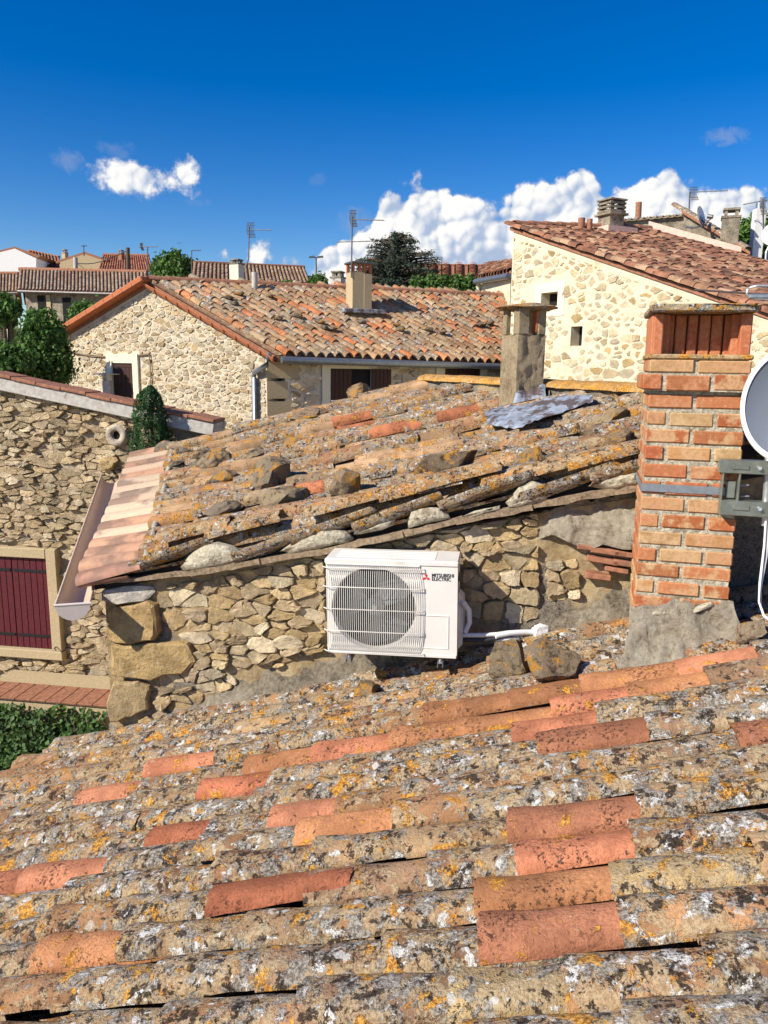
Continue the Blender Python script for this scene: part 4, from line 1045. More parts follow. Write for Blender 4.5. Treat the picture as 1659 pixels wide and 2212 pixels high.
BC = [(.46, .15, .055), (.46, .24, .10), (.40, .12, .05), (.50, .32, .15), (.47, .19, .08), (.46, .27, .125), (.44, .17, .07), (.42, .13, .05)]
rd = random.Random(17)
nco = 13; zt = zc(846); zb_ = zc(1318)
def course(z0, z1, xa, xb, ya, yb, k, proud=0.0):
    hb = (z1 - z0); j = .020; xs = []
    L = xb - xa; offs = [0, .5][k % 2]
    lens = [.24, .24, L] if offs == 0 else [.115, .235, .235, L]
    x = xa; first = True
    for ln in lens:
        if x >= xb - .02: break
        e = min(x + ln, xb)
        if xb - e < .05: e = xb
        c = rd.choice(BC); v = rd.uniform(.85, 1.15); dp = rd.uniform(.10, .12)
        b = MB(); dz = rd.uniform(-.004, .004); pr = proud + rd.uniform(-.002, .005)
        if first: dp = .115 if offs == 0 else .235
        b.box(ch((x + e - j) / 2 if e < xb else (x + e) / 2, ya - pr + dp / 2, (z0 + z1) / 2 + dz), CS * ((e - x - (j if e < xb else 0)) / 2), CN * (dp / 2), (TILT + CS * rd.uniform(-.01, .01)) * (hb / 2), .006)
        b.build('brick', M['brick'], bc, col=(c[0] * v, c[1] * v, c[2] * v, rd.random()))
        x = e; first = False
    # left flank
    y = ya + (.125 if offs == 0 else .245)
    while y < yb - .03:
        e = min(y + .235, yb); c = rd.choice(BC); b = MB()
        b.box(ch(xa - proud + .05, (y + e - j) / 2, (z0 + z1) / 2), CS * .05, CN * ((e - y - j) / 2), TILT * (hb / 2), .006)
        b.build('brick', M['brick'], bc, col=c + (rd.random(),)); y = e
    y = ya + .13
    while y < yb - .03:
        e = min(y + .235, yb); c = rd.choice(BC); b = MB()
        b.box(ch(xb + proud - .05, (y + e - j) / 2, (z0 + z1) / 2), CS * .05, CN * ((e - y - j) / 2), TILT * (hb / 2), .006)
        b.build('brick', M['brick'], bc, col=c + (rd.random(),)); y = e
step_ = (zt - zb_) / nco
for k in range(-1, nco):
    z0 = zb_ + k * step_; course(z0 + .010, z0 + step_ - .012, 0, CW, 0, CD, k)
ov = .035
course(zc(841), zc(808), -ov, CW + ov, -ov, CD + ov, 1)
b = MB(); b.box(ch(CW / 2, CD / 2, (zc(805) + zc(843)) / 2), CS * (CW / 2 + ov - .008), CN * (CD / 2 + ov - .008), TILT * ((zc(805) - zc(843)) / 2)); b.build('corbel_mortar', M['white_mortar'], bc)
course(zc(803), zc(776), -.005, CW + .005, -.005, CD, 0)
b = MB(); b.box(ch(CW / 2, CD / 2, zc(770)), CS * (CW / 2 + .012), CN * (CD / 2 + .012), TILT * .014, .008); b.build('mortar_ledge', M['slab'], bc, col=(.62, .46, .25, .5))
zl0, zl1 = zc(766), zc(676)
# recessed clay blocks on end under the slab
nb = 8
for k in range(nb):
    wv = CW / nb; c = rd.choice([(.48, .155, .07), (.45, .14, .065), (.50, .18, .085)])
    if k == 0 or k == nb - 1: yy = .02
    else: yy = .15
    b = MB(); b.box(ch((k + .5) * wv, yy + .05, (zl0 + zl1) / 2), CS * (wv / 2 - (.003 if k % 3 else .006)), CN * .05, TILT * ((zl1 - zl0) / 2), .006); b.build('clay_block', M['brick'], bc, col=c + (.8,))
for y in (.12, .24, .36, .46):
    b = MB(); b.box(ch(.045, y + .02, (zl0 + zl1) / 2), CS * .045, CN * .055, TILT * ((zl1 - zl0) / 2), .006); b.build('clay_block', M['brick'], bc, col=(.55, .19, .09, .8))
    b = MB(); b.box(ch(CW - .045, y + .02, (zl0 + zl1) / 2), CS * .045, CN * .055, TILT * ((zl1 - zl0) / 2), .006); b.build('clay_block', M['brick'], bc, col=(.55, .19, .09, .8))
b = MB(); rows = []
zs0, zs1 = zc(675), zc(658)
b.box(ch(CW / 2, CD / 2 - .01, (zs0 + zs1) / 2), CS * (CW / 2 + .018), CN * (CD / 2 + .045), TILT * ((zs1 - zs0) / 2), .008); b.build('cap_slab', M['slab'], bc, col=(.50, .42, .28, .75))
# cement skirt at the foot
b = MB(); rows = []
for i in range(49):
    f = i / 48; r = []
    for j in range(17):
        t_ = j / 16; y_ = -.010 - .30 * t_ ** 1.7; x_ = -.02 - (.10 * t_ ** 2 + .05 * t_ * mn.noise(V((t_ * 5, 3, 0)))) * (1 - f) + (CW + .04 + (.32 + .06 * mn.noise(V((t_ * 6, 8, 0)))) * t_ ** 1.4) * f
        zz = zb_ + .03 + .07 * f + .06 * mn.noise(V((f * 3.3, 2, 0))) + .022 * mn.noise(V((f * 11, 2, 0))) - t_ * (.44 + .07 * f)
        r.append(ch(x_, y_ - .01 + .050 * mn.noise(V((f * 4.5, t_ * 3.5, 1))) + .026 * mn.noise(V((f * 13, t_ * 9, 1))) + .012 * mn.noise(V((f * 31, t_ * 22, 1))), zz + .015 * mn.noise(V((f * 12, t_ * 9, 7)))))
    rows.append(r)
b.grid(rows)
rows = []
for i in range(17):
    f = i / 16; r = []
    for j in range(9):
        t_ = j / 8; r.append(ch(CW + .02 + .22 * t_ ** 1.4 + .016 * mn.noise(V((f * 9, t_ * 6, 5))), -.010 - .30 * t_ ** 1.7 * (1 - f) + CD * f, zb_ + .10 - t_ * .42 + .02 * mn.noise(V((f * 5, t_, 9)))))
    rows.append(r)
b.grid(rows); b.build('cement_skirt', M['cement_light'], bc)
for k, (x0_, y0_, x1_, y1_) in enumerate([(1400, 1328, 1440, 1322), (1490, 1322, 1545, 1302)]):
    pa, pb = onp(x0_, y0_, CB + CN * .03, CN), onp(x1_, y1_, CB + CN * .03, CN); me = rock_mesh('mortar_smear', M['white_mortar'], 300 + k, (pb - pa).length / 2 * .9, .012, .016, .5)
    o = bpy.data.objects.new('mortar_smear', me); link(o, basis((pb - pa).normalized(), -CN, (pb - pa).normalized().cross(-CN), (pa + pb) / 2), bc)

# strap, bracket, mast and dish
ds = thing('satellite_dish', 'grey offset satellite dish strapped to the right flank of the brick chimney', 'satellite dish', ch(CW, 0, zc(1050)))
zs = zc(1052); hs_ = .021
b = MB()
for p, q in (((-.004, -.006), (CW * .86, -.006)), ((-.006, -.006), (-.006, CD))):
    a, e = ch(p[0], p[1], zs), ch(q[0], q[1], zs); d = (e - a); b.box((a + e) / 2, d / 2, (CN if abs(p[0] - q[0]) > .1 else CS) * .0025, TILT * hs_)
b.build('strap', M['galv'], ds)
def br(px_, py_, h): return onp(px_, py_, CB + CN * h, CN)
b = MB()
def bar(x0_, y0_, x1_, y1_, h, dpt, mb):
    a = br(x0_, y1_, h); e = br(x1_, y0_, h); X = CS * ((e - a).dot(CS) / 2); Zz = Z * ((e - a).z / 2); mb.box((a + e) / 2, X, CN * dpt, Zz, .004)
bar(1551, 1000, 1566, 1108, .045, .030, b); bar(1587, 1020, 1600, 1096, .045, .030, b)
bar(1551, 998, 1720, 1020, .048, .033, b); bar(1551, 1087, 1720, 1110, .048, .033, b); bar(1566, 1040, 1590, 1075, .03, .012, b)
brk = b.build('bracket', M['galv_green'], ds)
for y in (1010, 1098):
    b = MB(); bar(1582, y - 4, 1620, y + 4, .084, .004, b); b.build('bracket_rib', M['galv_green'], brk)
    b = MB(); b.tube([br(1642, y + 2, .07), br(1642, y + 2, .10)], .010, 6); b.build('bolt', M['galv'], brk)
for y in (1048, 1072):
    b = MB(); b.tube([br(1600, y, .03), br(1618, y, .03)], .005, 6); b.build('bolt', M['galv'], brk)
b = MB(); b.tube([br(1652, 1135, .02), br(1668, 860, .02)], .019, 14); b.build('mast', M['steel'], ds)
# dish bowl: faces left-front
dc = br(1716, 872, .30); m = px2m(dc)
dn = (CN * .93 - CS * .36 + Z * .10).normalized(); du = (Z - dn * Z.dot(dn)).normalized(); dr = du.cross(dn).normalized()
ra, rb2 = 100 * m, 122 * m
def bowl(r_, off): 
    return [[dc + dr * (ra * f * math.cos(t)) + du * (rb2 * f * math.sin(t)) + dn * (-.085 * (1 - f * f) + off) for t in [2 * math.pi * k / 48 for k in range(49)]] for f in (.02, .25, .5, .75, .9, 1.0)]
b = MB(); b.grid(bowl(1, 0)); b.build('reflector', M['dish'], ds)
b = MB(); b.grid(bowl(1, -.012)[::-1]); b.build('reflector_back', M['dish_w'], ds)
b = MB(); path = [dc + dr * (ra * 1.01 * math.cos(t)) + du * (rb2 * 1.01 * math.sin(t)) for t in [2 * math.pi * k / 64 for k in range(65)]]
rows = []
for t in [2 * math.pi * k / 64 for k in range(65)]:
    o_ = dr * math.cos(t) * ra + du * math.sin(t) * rb2; rows.append([dc + o_ * .975 + dn * .003, dc + o_ * 1.0 + dn * .006, dc + o_ * 1.075 + dn * .004, dc + o_ * 1.08 - dn * .014, dc + o_ * 1.0 - dn * .014])
b.grid(rows); b.build('rim', M['dish_w'], ds)
b = MB(); b.tube([br(1660, 985, .03), br(1690, 930, .05), dc - dn * .09], .022, 8); b.build('dish_mount', M['galv_green'], ds)
b = MB(); b.tube([br(1655, 1118, .05), br(1651, 1180, .05), br(1641, 1260, .08), br(1640, 1300, .12), br(1650, 1330, .16), br(1680, 1352, .2)], .0065, 8); b.build('coax_cable', M['white'], ds)
b = MB(); b.tube([br(1660, 1130, .04), br(1656, 1200, .04), br(1643, 1270, .07), br(1643, 1305, .11)], .006, 8); b.build('coax_cable', M['white'], ds)
# near aerial: folded dipole at the right edge
an = thing('television_aerial', 'aluminium aerial with folded dipole loop at the right edge above the dish', 'aerial', br(1700, 655, .1))
def aq(x, y): return br(x, y, .12)
b = MB(); loop = [(1700, 619), (1640, 617), (1622, 619), (1614, 626), (1613, 634), (1617, 641), (1630, 645), (1700, 649)]
b.tube([aq(*p) for p in loop], .007, 8); b.build('dipole_loop', M['steel'], an)
b = MB(); c0 = aq(1660, 640); b.box(c0, CS * .085, CN * .012, Z * .010, .004); b.build('insulator_box', M['galv'], an)
b = MB(); b.tube([aq(1500, 626), aq(1625, 634)], .0045, 8); b.tube([aq(1625, 634), aq(1700, 636)], .0045, 8); b.build('director_rod', M['dark_metal'], an)
b = MB(); b.tube([aq(1700, 610), br(1690, 900, .02)], .016, 10); b.build('mast', M['steel'], an)

# ------------------------------------------------------------------ small rendered chimney on the old roof
u, v = solve(1118, 893); SP = SUR(u, v) - Z * .1
KA = math.radians(-20)
KS = V((math.cos(KA), -math.sin(KA), 0)); KN = V((-math.sin(KA), -math.cos(KA), 0))
kc = thing('rendered_chimney', 'narrow rough rendered chimney with open flue under a stone slab', 'chimney', SP)
KP = dep(1112, 885, SP.y)       # front left corner foot
km = px2m(KP); KW = 63 * km / math.cos(KA); KD = .30
def kk(x, y, z): return KP + KS * x - KN * y + Z * z
zk = lambda y: (dep(1112, y, KP.y) - KP).z
b = MB(); H = zk(722)
def kface(pa, pb, z0, z1, nrm, seed):
    rows = []
    for j in range(31):
        z = lerp(z0, z1, j / 30); rows.append([lerp(pa, pb, i / 10) + Z * z + nrm * (.0 if i in (0, 10) else 1) * (.020 * mn.noise(V((i * .5, z * 6, seed))) + .014 * mn.noise(V((i * 1.3, z * 16, seed)))) for i in range(11)])
    b.grid(rows)
cs = [kk(0, 0, 0), kk(KW, 0, 0), kk(KW, KD, 0), kk(0, KD, 0)]
ns_ = [KN, KS, -KN, -KS]
for i in range(4): kface(cs[i], cs[(i + 1) % 4], -.25, H, ns_[i], i * 7)
b.add([c + Z * H for c in cs], [(0, 1, 2, 3)]); b.build('shaft', M['mortar_left'], kc)
z0, z1 = H, zk(664)
for (xa, xb, ya, yb, mt, sd) in ((0, KW * .40, 0, .10, 'mortar_left', 1), (KW * .72, KW, 0, .10, 'mortar_left', 2), (0, .05, KD - .07, KD, 'mortar_left', 3), (KW - .08, KW, KD - .1, KD, 'mortar', 4)):
    b = MB(); b.box(kk((xa + xb) / 2, (ya + yb) / 2, (z0 + z1) / 2), KS * ((xb - xa) / 2), KN * ((yb - ya) / 2), Z * ((z1 - z0) / 2), .008); b.build('pillar', M[mt], kc)
b = MB(); b.box(kk(KW * .72 - .006, .05, (z0 + z1) / 2), KS * .012, KN * .04, Z * ((z1 - z0) / 2 * .8)); b.build('clay_edge', M['clay'], kc)
me = rock_mesh('cap_slab', M['slab'], 401, KW * .88, KD * .85, .035, .5); o = bpy.data.objects.new('cap_slab', me)
link(o, basis(KS, -KN, Z, kk(KW * .56, KD / 2, z1 + .02)), kc); o.color = (.42, .36, .26, .8)
# lead apron
b = MB(); fine = []
up_ = [(1046, 892), (1066, 884), (1090, 874), (1114, 878), (1145, 872), (1176, 862), (1215, 856), (1250, 856), (1284, 858)]
dn_ = [(1050, 914), (1076, 918), (1098, 924), (1118, 926), (1152, 910), (1184, 900), (1222, 886), (1256, 874), (1286, 864)]
for i in range(len(up_) - 1):
    for q in range(4):
        a = [lerp(up_[i][k], up_[i + 1][k], q / 4) for k in (0, 1)]; e = [lerp(dn_[i][k], dn_[i + 1][k], q / 4) for k in (0, 1)]; row = []
        for t_ in range(9):
            x, y = lerp(a[0], e[0], t_ / 8), lerp(a[1], e[1], t_ / 8); u_, v_ = solve(x, y + 36)
            row.append(SUR(u_, v_) + Z * (.150 + .014 * mn.noise(V((x * .05, t_ * .3, 0))) + .006 * math.sin(x * .35) - .02 * (t_ == 8)))
        fine.append(row)
b.grid(fine)
# turned up against the shaft
fine = []
for i in range(17):
    f = i / 16; p0 = kk(-.02 + (KW + .03) * f, -.012, 0); bz = SUR(*solve(*proj(p0))).z + .10 if False else None
    x, y = lerp(1100, 1180, f), lerp(878, 862, f); u_, v_ = solve(x, y + 27); lo = SUR(u_, v_) + Z * .13; hi = kk(-.01 + (KW + .02) * f, -.022, 0); hi.z = lo.z + .10 + .03 * mn.noise(V((f * 4, 0, 0)))
    fine.append([lerp(hi, lo, t_ / 5) - Z * .05 * math.sin(math.pi * t_ / 5) + KN * .008 * mn.noise(V((f * 14, t_ * .5, 2))) for t_ in range(6)])
b.grid(fine)
b.build('lead_flashing', M['lead'], kc)
# ------------------------------------------------------------------ stone house at the left with coping and wine red shutters
LA = math.radians(8)
LS = V((math.cos(LA), -math.sin(LA), 0)); LN = V((-math.sin(LA), -math.cos(LA), 0))
LF = Frame(dep(150, 1100, 10.2), LS, LN)
lh = thing('stone_house', 'tall rubble stone wall with tile coping and wine red shutters at the left', 'house', V((LF.O.x, LF.O.y, ground_z(0, 10))))
lt0 = LF.uv(0, 838); lt1 = LF.uv(465, 938)
def ltop(s): return lt0[1] + (s - lt0[0]) * (lt1[1] - lt0[1]) / (lt1[0] - lt0[0])
ls0 = lt0[0] - 2.2; ls1 = LF.uv(462, 930)[0]
b = MB(); relief(b, LF, ls0, ls1, lambda s: -LF.O.z, ltop, .10, .02, .4, 5); lw = b.build('front_wall', M['mortar_left'], lh)
# window
wi = [LF.uv(x, y) for x, y in ((0, 1184), (128, 1184), (130, 1420), (0, 1420))]
wx1 = wi[1][0]; wz1 = wi[1][1]; wz0 = wi[2][1]; wx0 = wx1 - 1.42
def lbox(b, x0, x1, z0, z1, h0, h1, bev=0.0): b.box(LF.at((x0 + x1) / 2, (z0 + z1) / 2, (h0 + h1) / 2), LS * ((x1 - x0) / 2), LN * ((h1 - h0) / 2), Z * ((z1 - z0) / 2), bev)
fwid = .155
wt_ = thing_part = None
b = MB(); lbox(b, wx0 + .01, wx1 - .01, wz0 + .01, wz1 - .01, -.12, .012); win = b.build('window', M['void'], lh)
for (x0_, x1_, z0_, z1_, nm) in ((wx1 - fwid, wx1, wz0 + .13, wz1, 'jamb'), (wx0, wx0 + fwid, wz0 + .13, wz1, 'jamb'), (wx0 + fwid, wx1 - fwid, wz1 - .14, wz1, 'lintel'), (wx0 - .01, wx1 + .012, wz0, wz0 + .13, 'sill')):
    b = MB(); lbox(b, x0_ + .001, x1_ - .001, z0_, z1_, -.1, .105 if nm != 'sill' else .125, .01); b.build(nm, M['render_tan'], win)
sx0, sx1 = wx0 + fwid, wx1 - fwid; mid = (sx0 + sx1) / 2
for a, e in ((sx0, mid - .003), (mid + .003, sx1)):
    b = MB(); n = 6; wv = (e - a) / n
    for k in range(n): lbox(b, a + k * wv + .003, a + (k + 1) * wv - .003, wz0 + .14, wz1 - .15, .02, .045, .004)
    sh = b.build('shutter', M['wine'], win)
    for zf in (.14, .86):
        zz = lerp(wz0 + .14, wz1 - .15, zf); b = MB(); lbox(b, a + .02, e + (.02 if e == sx1 else -.02), zz - .018, zz + .018, .046, .056); b.build('strap_hinge', M['iron'], sh)
bx = MB(); bx.tube([LF.at(wx1 - .08, wz0 + .20, .11), LF.at(wx1 - .08, wz0 + .20, .16), LF.at(wx1 - .05, wz0 + .17, .16)], .008, 6); bx.build('hook', M['iron'], win)
exw = [[(wx0 - .03, wz0 - .03), (wx1 + .05, wz0 - .03), (wx1 + .05, wz1 + .05), (wx0 - .03, wz1 + .05)]]
LC = [(.54, .41, .24), (.60, .47, .30), (.50, .39, .24), (.64, .53, .36), (.58, .45, .28)]
sl_, sr_ = LF.uv(-230, 1000)[0], LF.uv(300, 1000)[0]
reg = [(sl_, LF.uv(100, 1510)[1]), (sr_, LF.uv(100, 1510)[1]), (sr_, ltop(sr_) - .02), (sl_, ltop(sl_) - .02)]
polys = voronoi(reg, .165, .066, 61, .46, exw)
stones(polys, LF, .005, .048, 62, M['stone'], M['stone_a'], lw, LC, rough=.8)
# old millstone ring and a round stone let into the wall
mc = LF.uv(300 - 0, 1092); mc = LF.uv(299, 1090)
mc = LF.uv(258, 939)
b = MB(); rows = []
for t in range(25):
    a = 2 * math.pi * t / 24; q = 1 + .08 * mn.noise(V((math.cos(a) * 2, math.sin(a) * 2, 3)))
    rows.append([LF.at(mc[0] + r * q * math.cos(a), mc[1] + r * q * math.sin(a), h) for r, h in ((.055, -.02), (.058, .10), (.10, .115), (.145, .105), (.15, 0))])
b.grid(rows); b.build('stone_ring', M['stone'], lw, col=(.60, .52, .40, 1))
b = MB(); b.add([LF.at(mc[0] + .06 * math.cos(2 * math.pi * k / 12), mc[1] + .06 * math.sin(2 * math.pi * k / 12), .06) for k in range(12)], [tuple(range(12))]); b.build('ring_hole_shade', M['void'], lw)  # flat black disc, the hollow's shade put into its colour
me = rock_mesh('round_stone', M['stone'], 55, .14, .1, .115, .5); o = bpy.data.objects.new('round_stone', me); rc = LF.uv(236, 1000); link(o, Matrix.Translation(LF.at(rc[0], rc[1], .05)), lw); o.color = (.62, .44, .22, 1)
# cement band and tile coping
b = MB(); d = (LF.at(ls1, ltop(ls1)) - LF.at(ls0, ltop(ls0))).normalized(); upv = LN.cross(d).normalized(); upv = upv if upv.z > 0 else -upv
ca, ce = LF.at(ls0, ltop(ls0)) , LF.at(ls1 + .03, ltop(ls1 + .03)); b.box((ca + ce) / 2 + upv * .07 - LN * .1, (ce - ca) / 2, LN * .22, upv * .085, .01); b.build('cement_band', M['render_grey'], lh)
L_ = (ce - ca).length; n = int(L_ / .34)
for k in range(n):
    c = ca + d * (k + .5) * L_ / n + upv * (.182 + .006 * math.sin(k * 2.3)); b = MB(); b.box(c - LN * .06 - upv * .004, d * (L_ / n / 2 * .985), LN * .21, (upv - d * .06) * .022, .008)
    b.build('coping_tile', M['clay_dull'], lh)
# roof behind the wall so that it is a house and not a screen
b = MB(); rr_ = [LF.at(ls0, ltop(ls0) - .10, -.45), LF.at(ls1, ltop(ls1) - .10, -.45)]
bk = [p - LN * 3.2 - Z * .9 for p in rr_]
b.hexa([p - Z * .15 for p in (rr_[0], rr_[1], bk[1], bk[0])] + [rr_[0], rr_[1], bk[1], bk[0]]); b.build('rear_roof', M['clay_dull'], lh)
b = MB(); q = [LF.at(ls1 - .02, -LF.O.z, -.41), LF.at(ls1 - .3, -LF.O.z, -.41), LF.at(ls1 - .3, -LF.O.z, -3.6), LF.at(ls1 - .02, -LF.O.z, -3.6)]
b.hexa([V((p.x, p.y, 0)) for p in q] + [V((p.x, p.y, LF.O.z + ltop(ls1) - 1.1)) for p in q]); b.build('return_wall', M['mortar_left'], lh)

# low garden wall with tile top, ivy over it
GF = Frame(dep(120, 1515, 9.2), LS, LN)
gw_ = thing('garden_wall', 'low wall with flat clay tile top in front of the left house', 'wall', V((GF.O.x, GF.O.y, 0)))
g0, g1 = GF.uv(-60, 1515)[0], GF.uv(236, 1515)[0]
b = MB(); b.hexa([GF.at(g0, -GF.O.z, 0), GF.at(g1, -GF.O.z, 0), GF.at(g1, -GF.O.z, -.9), GF.at(g0, -GF.O.z, -.9)] + [GF.at(g0, -.02, 0), GF.at(g1, -.02, 0), GF.at(g1, -.02, -.9), GF.at(g0, -.02, -.9)]); b.build('wall_body', M['render_tan'], gw_)
n = 9; wv = (g1 - g0) / n
for k in range(n):
    b = MB(); b.box(GF.at(g0 + (k + .5) * wv, 0, -.2), LS * (wv / 2 - .004), LN * .24, (Z + LN * .35).normalized() * .016, .004); b.build('coping_tile', M['clay_dull'], gw_)
iv = thing('ivy', 'glossy green ivy hanging over the low garden wall at the left', 'ivy', GF.at((g0 + g1) / 2, -1.2, .25))
rd = random.Random(71); pts = []
for _ in range(5200):
    s = rd.uniform(g0 - .1, g1 + .0); zt_ = -.02 + .05 * mn.noise(V((s * 4, 0, 0))); t_ = rd.random() ** .8; z = zt_ - 1.15 * t_
    h = .12 + .12 * mn.noise(V((s * 3.5, z * 3.5, 2))) + rd.uniform(-.06, .08) + .06 * math.sin(t_ * 3)
    pts.append((GF.at(s, z, h), (LN + Z * .5).normalized()))
b = MB(); leaves(b, pts, .034, rd, .8, .55, (.55, 1.35)); b.build('foliage', M['ivy'], iv, attr=True)
b = MB()
for _ in range(60):
    s = rd.uniform(g0, g1); p = GF.at(s, -1.2, .1); path = [p]
    for k in range(5): p = p + Z * .22 + LS * rd.uniform(-.1, .1) + LN * rd.uniform(-.02, .03); path.append(p)
    b.tube(path, .006, 4, False)
b.build('stems', M['bark'], iv)

# clipped cypress in front of the left wall
cp = dep(330, 965, 9.75); base = V((cp.x, cp.y, ground_z(0, 9.7)))
cy = thing('cypress', 'small dense dark green cypress in front of the stone coping', 'tree', base)
topz_ = dep(325, 838, 9.75).z
b = MB(); b.tube([base, V((cp.x, cp.y, topz_ - .3))], [.08, .02], 8); b.build('trunk', M['bark'], cy)
rd = random.Random(81); pts = []
prof = [(0, .02), (.05, .10), (.12, .16), (.22, .18), (.4, .235), (.6, .265), (.8, .29), (1.5, .30), (3, .30), (4.2, .15)]
for _ in range(16000):
    t_ = rd.random() ** 1.15 * 2.4
    for (a, r0), (e, r1) in zip(prof, prof[1:]):
        if a <= t_ <= e: r = lerp(r0, r1, (t_ - a) / (e - a)); break
    an = rd.uniform(0, 6.28); r *= (.80 + .42 * mn.noise(V((math.cos(an) * 3, math.sin(an) * 3, t_ * 7))) + rd.gauss(0, .04))
    q = V((math.cos(an), math.sin(an), .9)); pts.append((V((cp.x + r * math.cos(an) - .02 * math.sin(t_ * 4), cp.y + r * math.sin(an), topz_ - t_ + .03 * rd.random())), q.normalized()))
b = MB(); leaves(b, pts, .020, rd, .4, .45, (.5, 1.5)); b.build('crown', M['cypress'], cy, attr=True)

# ------------------------------------------------------------------ middle house: cream gable, mottled roof
zR = dep(575, 752, 16.0)
GZ = math.radians(25)
gS = V((-math.cos(GZ), math.sin(GZ), 0))          # right corner -> left corner along the gable
gE = V((math.sin(math.radians(65)), math.cos(math.radians(65)), 0))  # along the eave, away to the right
Rc = V((zR.x, zR.y, zR.z)); W2 = 6.05
Lc = Rc + gS * W2; Lc.z = dep(125, 735, Lc.y).z
Pk = Rc + gS * (W2 * .5); Pk = V((Pk.x, Pk.y, dep(322, 606, Pk.y).z))
gz = ground_z(0, 17)
mh = thing('stone_house', 'cream stone gable house with mottled canal tile roof in the middle distance', 'house', V((Pk.x, Pk.y, gz)))
LEN = 9.3
Q0 = Pk; Q1 = Pk + gE * LEN; Q1.z = Pk.z + .10
E0_ = Rc; E1_ = Rc + gE * LEN; E1_.z = Rc.z - .12
F0_ = Lc; F1_ = Lc + gE * LEN
GN = V((-gS.y, gS.x, 0)); EN = V((gE.y, -gE.x, 0))
GFm = Frame(V((Rc.x, Rc.y, 0)) , -gS * -1, GN)     # s from right corner to left
inw = .0
def gat(s, z, h=0.0): return V((Rc.x, Rc.y, 0)) + gS * s + Z * z + GN * h
class GFrame:
    def __init__(s, O_, S_, N_): s.O, s.S, s.N = O_, S_, N_
    def at(s, u, t, h=0.0): return s.O + s.S * u + Z * t + s.N * h
    def uv(s, x, y):
        p = onp(x, y, s.O, s.N) - s.O; return (p.dot(s.S), p.z)
gf = GFrame(V((Rc.x, Rc.y, 0)), gS, GN); ef = GFrame(V((Rc.x, Rc.y, 0)) , gE, EN)
b = MB()
eL, eR, pk = Lc.z - .10, Rc.z - .10, Pk.z - .13
b.prism([gf.at(0, gz - 2), gf.at(W2, gz - 2), gf.at(W2, eL), gf.at(W2 / 2, pk), gf.at(0, eR)], -GN * .4); gwall = b.build('gable_wall', M['pointing'], mh)
b = MB(); b.prism([ef.at(.402, gz - 2, -.001), ef.at(LEN, gz - 2, -.001), ef.at(LEN, eR - .12, -.001), ef.at(.402, eR, -.001)], -EN * .4); ewall = b.build('eave_wall', M['pointing'], mh)
b = MB(); o2 = gf.at(W2, 0, -.402); b.prism([V((o2.x, o2.y, gz - 2)), V((o2.x, o2.y, gz - 2)) + gE * (LEN - .41), V((o2.x, o2.y, eL)) + gE * (LEN - .41), V((o2.x, o2.y, eL))], EN * .4); b.build('rear_wall', M['pointing'], mh)
# gable window
gu = [gf.uv(x, y) for x, y in ((232, 762), (300, 768), (232, 862), (300, 866))]
gx0, gx1 = gu[1][0], gu[0][0]; gz1 = (gu[0][1] + gu[1][1]) / 2; gz0 = gu[3][1] - .35
def fbox(b, fr, x0, x1, z0, z1, h0, h1, bev=0.0): b.box(fr.at((x0 + x1) / 2, (z0 + z1) / 2, (h0 + h1) / 2), fr.S * ((x1 - x0) / 2), fr.N * ((h1 - h0) / 2), Z * ((z1 - z0) / 2), bev)
b = MB(); fbox(b, gf, gx0 + .01, gx1 - .01, gz0, gz1 - .01, -.1, .012); gwin = b.build('window', M['void'], mh)
for x0_, x1_, z0_, z1_ in ((gx0, gx0 + .16, gz0, gz1), (gx1 - .16, gx1, gz0, gz1), (gx0 + .161, gx1 - .161, gz1 - .2, gz1 - .001)):
    b = MB(); fbox(b, gf, x0_, x1_, z0_, z1_, -.08, .06); b.build('surround', M['render_cream'], gwin)
n = 5; wv = (gx1 - gx0 - .33) / n
b = MB()
for k in range(n): fbox(b, gf, gx0 + .165 + k * wv + .004, gx0 + .165 + (k + 1) * wv - .004, gz0, gz1 - .21, -.02, .02)
gs2 = b.build('shutter', M['brownwood'], gwin)
for zf in (.3, .85):
    b = MB(); zz = lerp(gz0, gz1, zf) - .05; fbox(b, gf, gx0 + .17, gx1 - .17, zz - .03, zz + .03, .021, .03); b.build('batten', M['brownwood'], gs2)
gex = [[(gx0 - .06, gz0 - 1), (gx1 + .06, gz0 - 1), (gx1 + .06, gz1 + .05), (gx0 - .06, gz1 + .05)]]
CREAM = [(.68, .57, .39), (.62, .50, .31), (.72, .62, .45), (.66, .55, .38), (.74, .64, .48), (.58, .43, .24)]
zlow = gf.uv(330, 930)[1] - .2
polys = voronoi([(.02, zlow), (W2 - .02, zlow), (W2 - .02, eL - .05), (W2 / 2, pk - .05), (.02, eR - .05)], .155, .072, 91, .47, gex)
stones(polys, gf, .012, .018, 92, M['stone_far'], M['stone_far_a'], gwall, CREAM, rough=.5)
# corner blocks
for k in range(5):
    zt_ = eR - .15 - k * .42; b = MB(); b.prism([ef.at(-.0, zt_ - .36, .018), ef.at(.45 if k % 2 else .7, zt_ - .36, .018), ef.at(.45 if k % 2 else .7, zt_, .018), ef.at(-.0, zt_, .018)], -EN * .2)
    b.build('quoin', M['render_tan'], ewall)
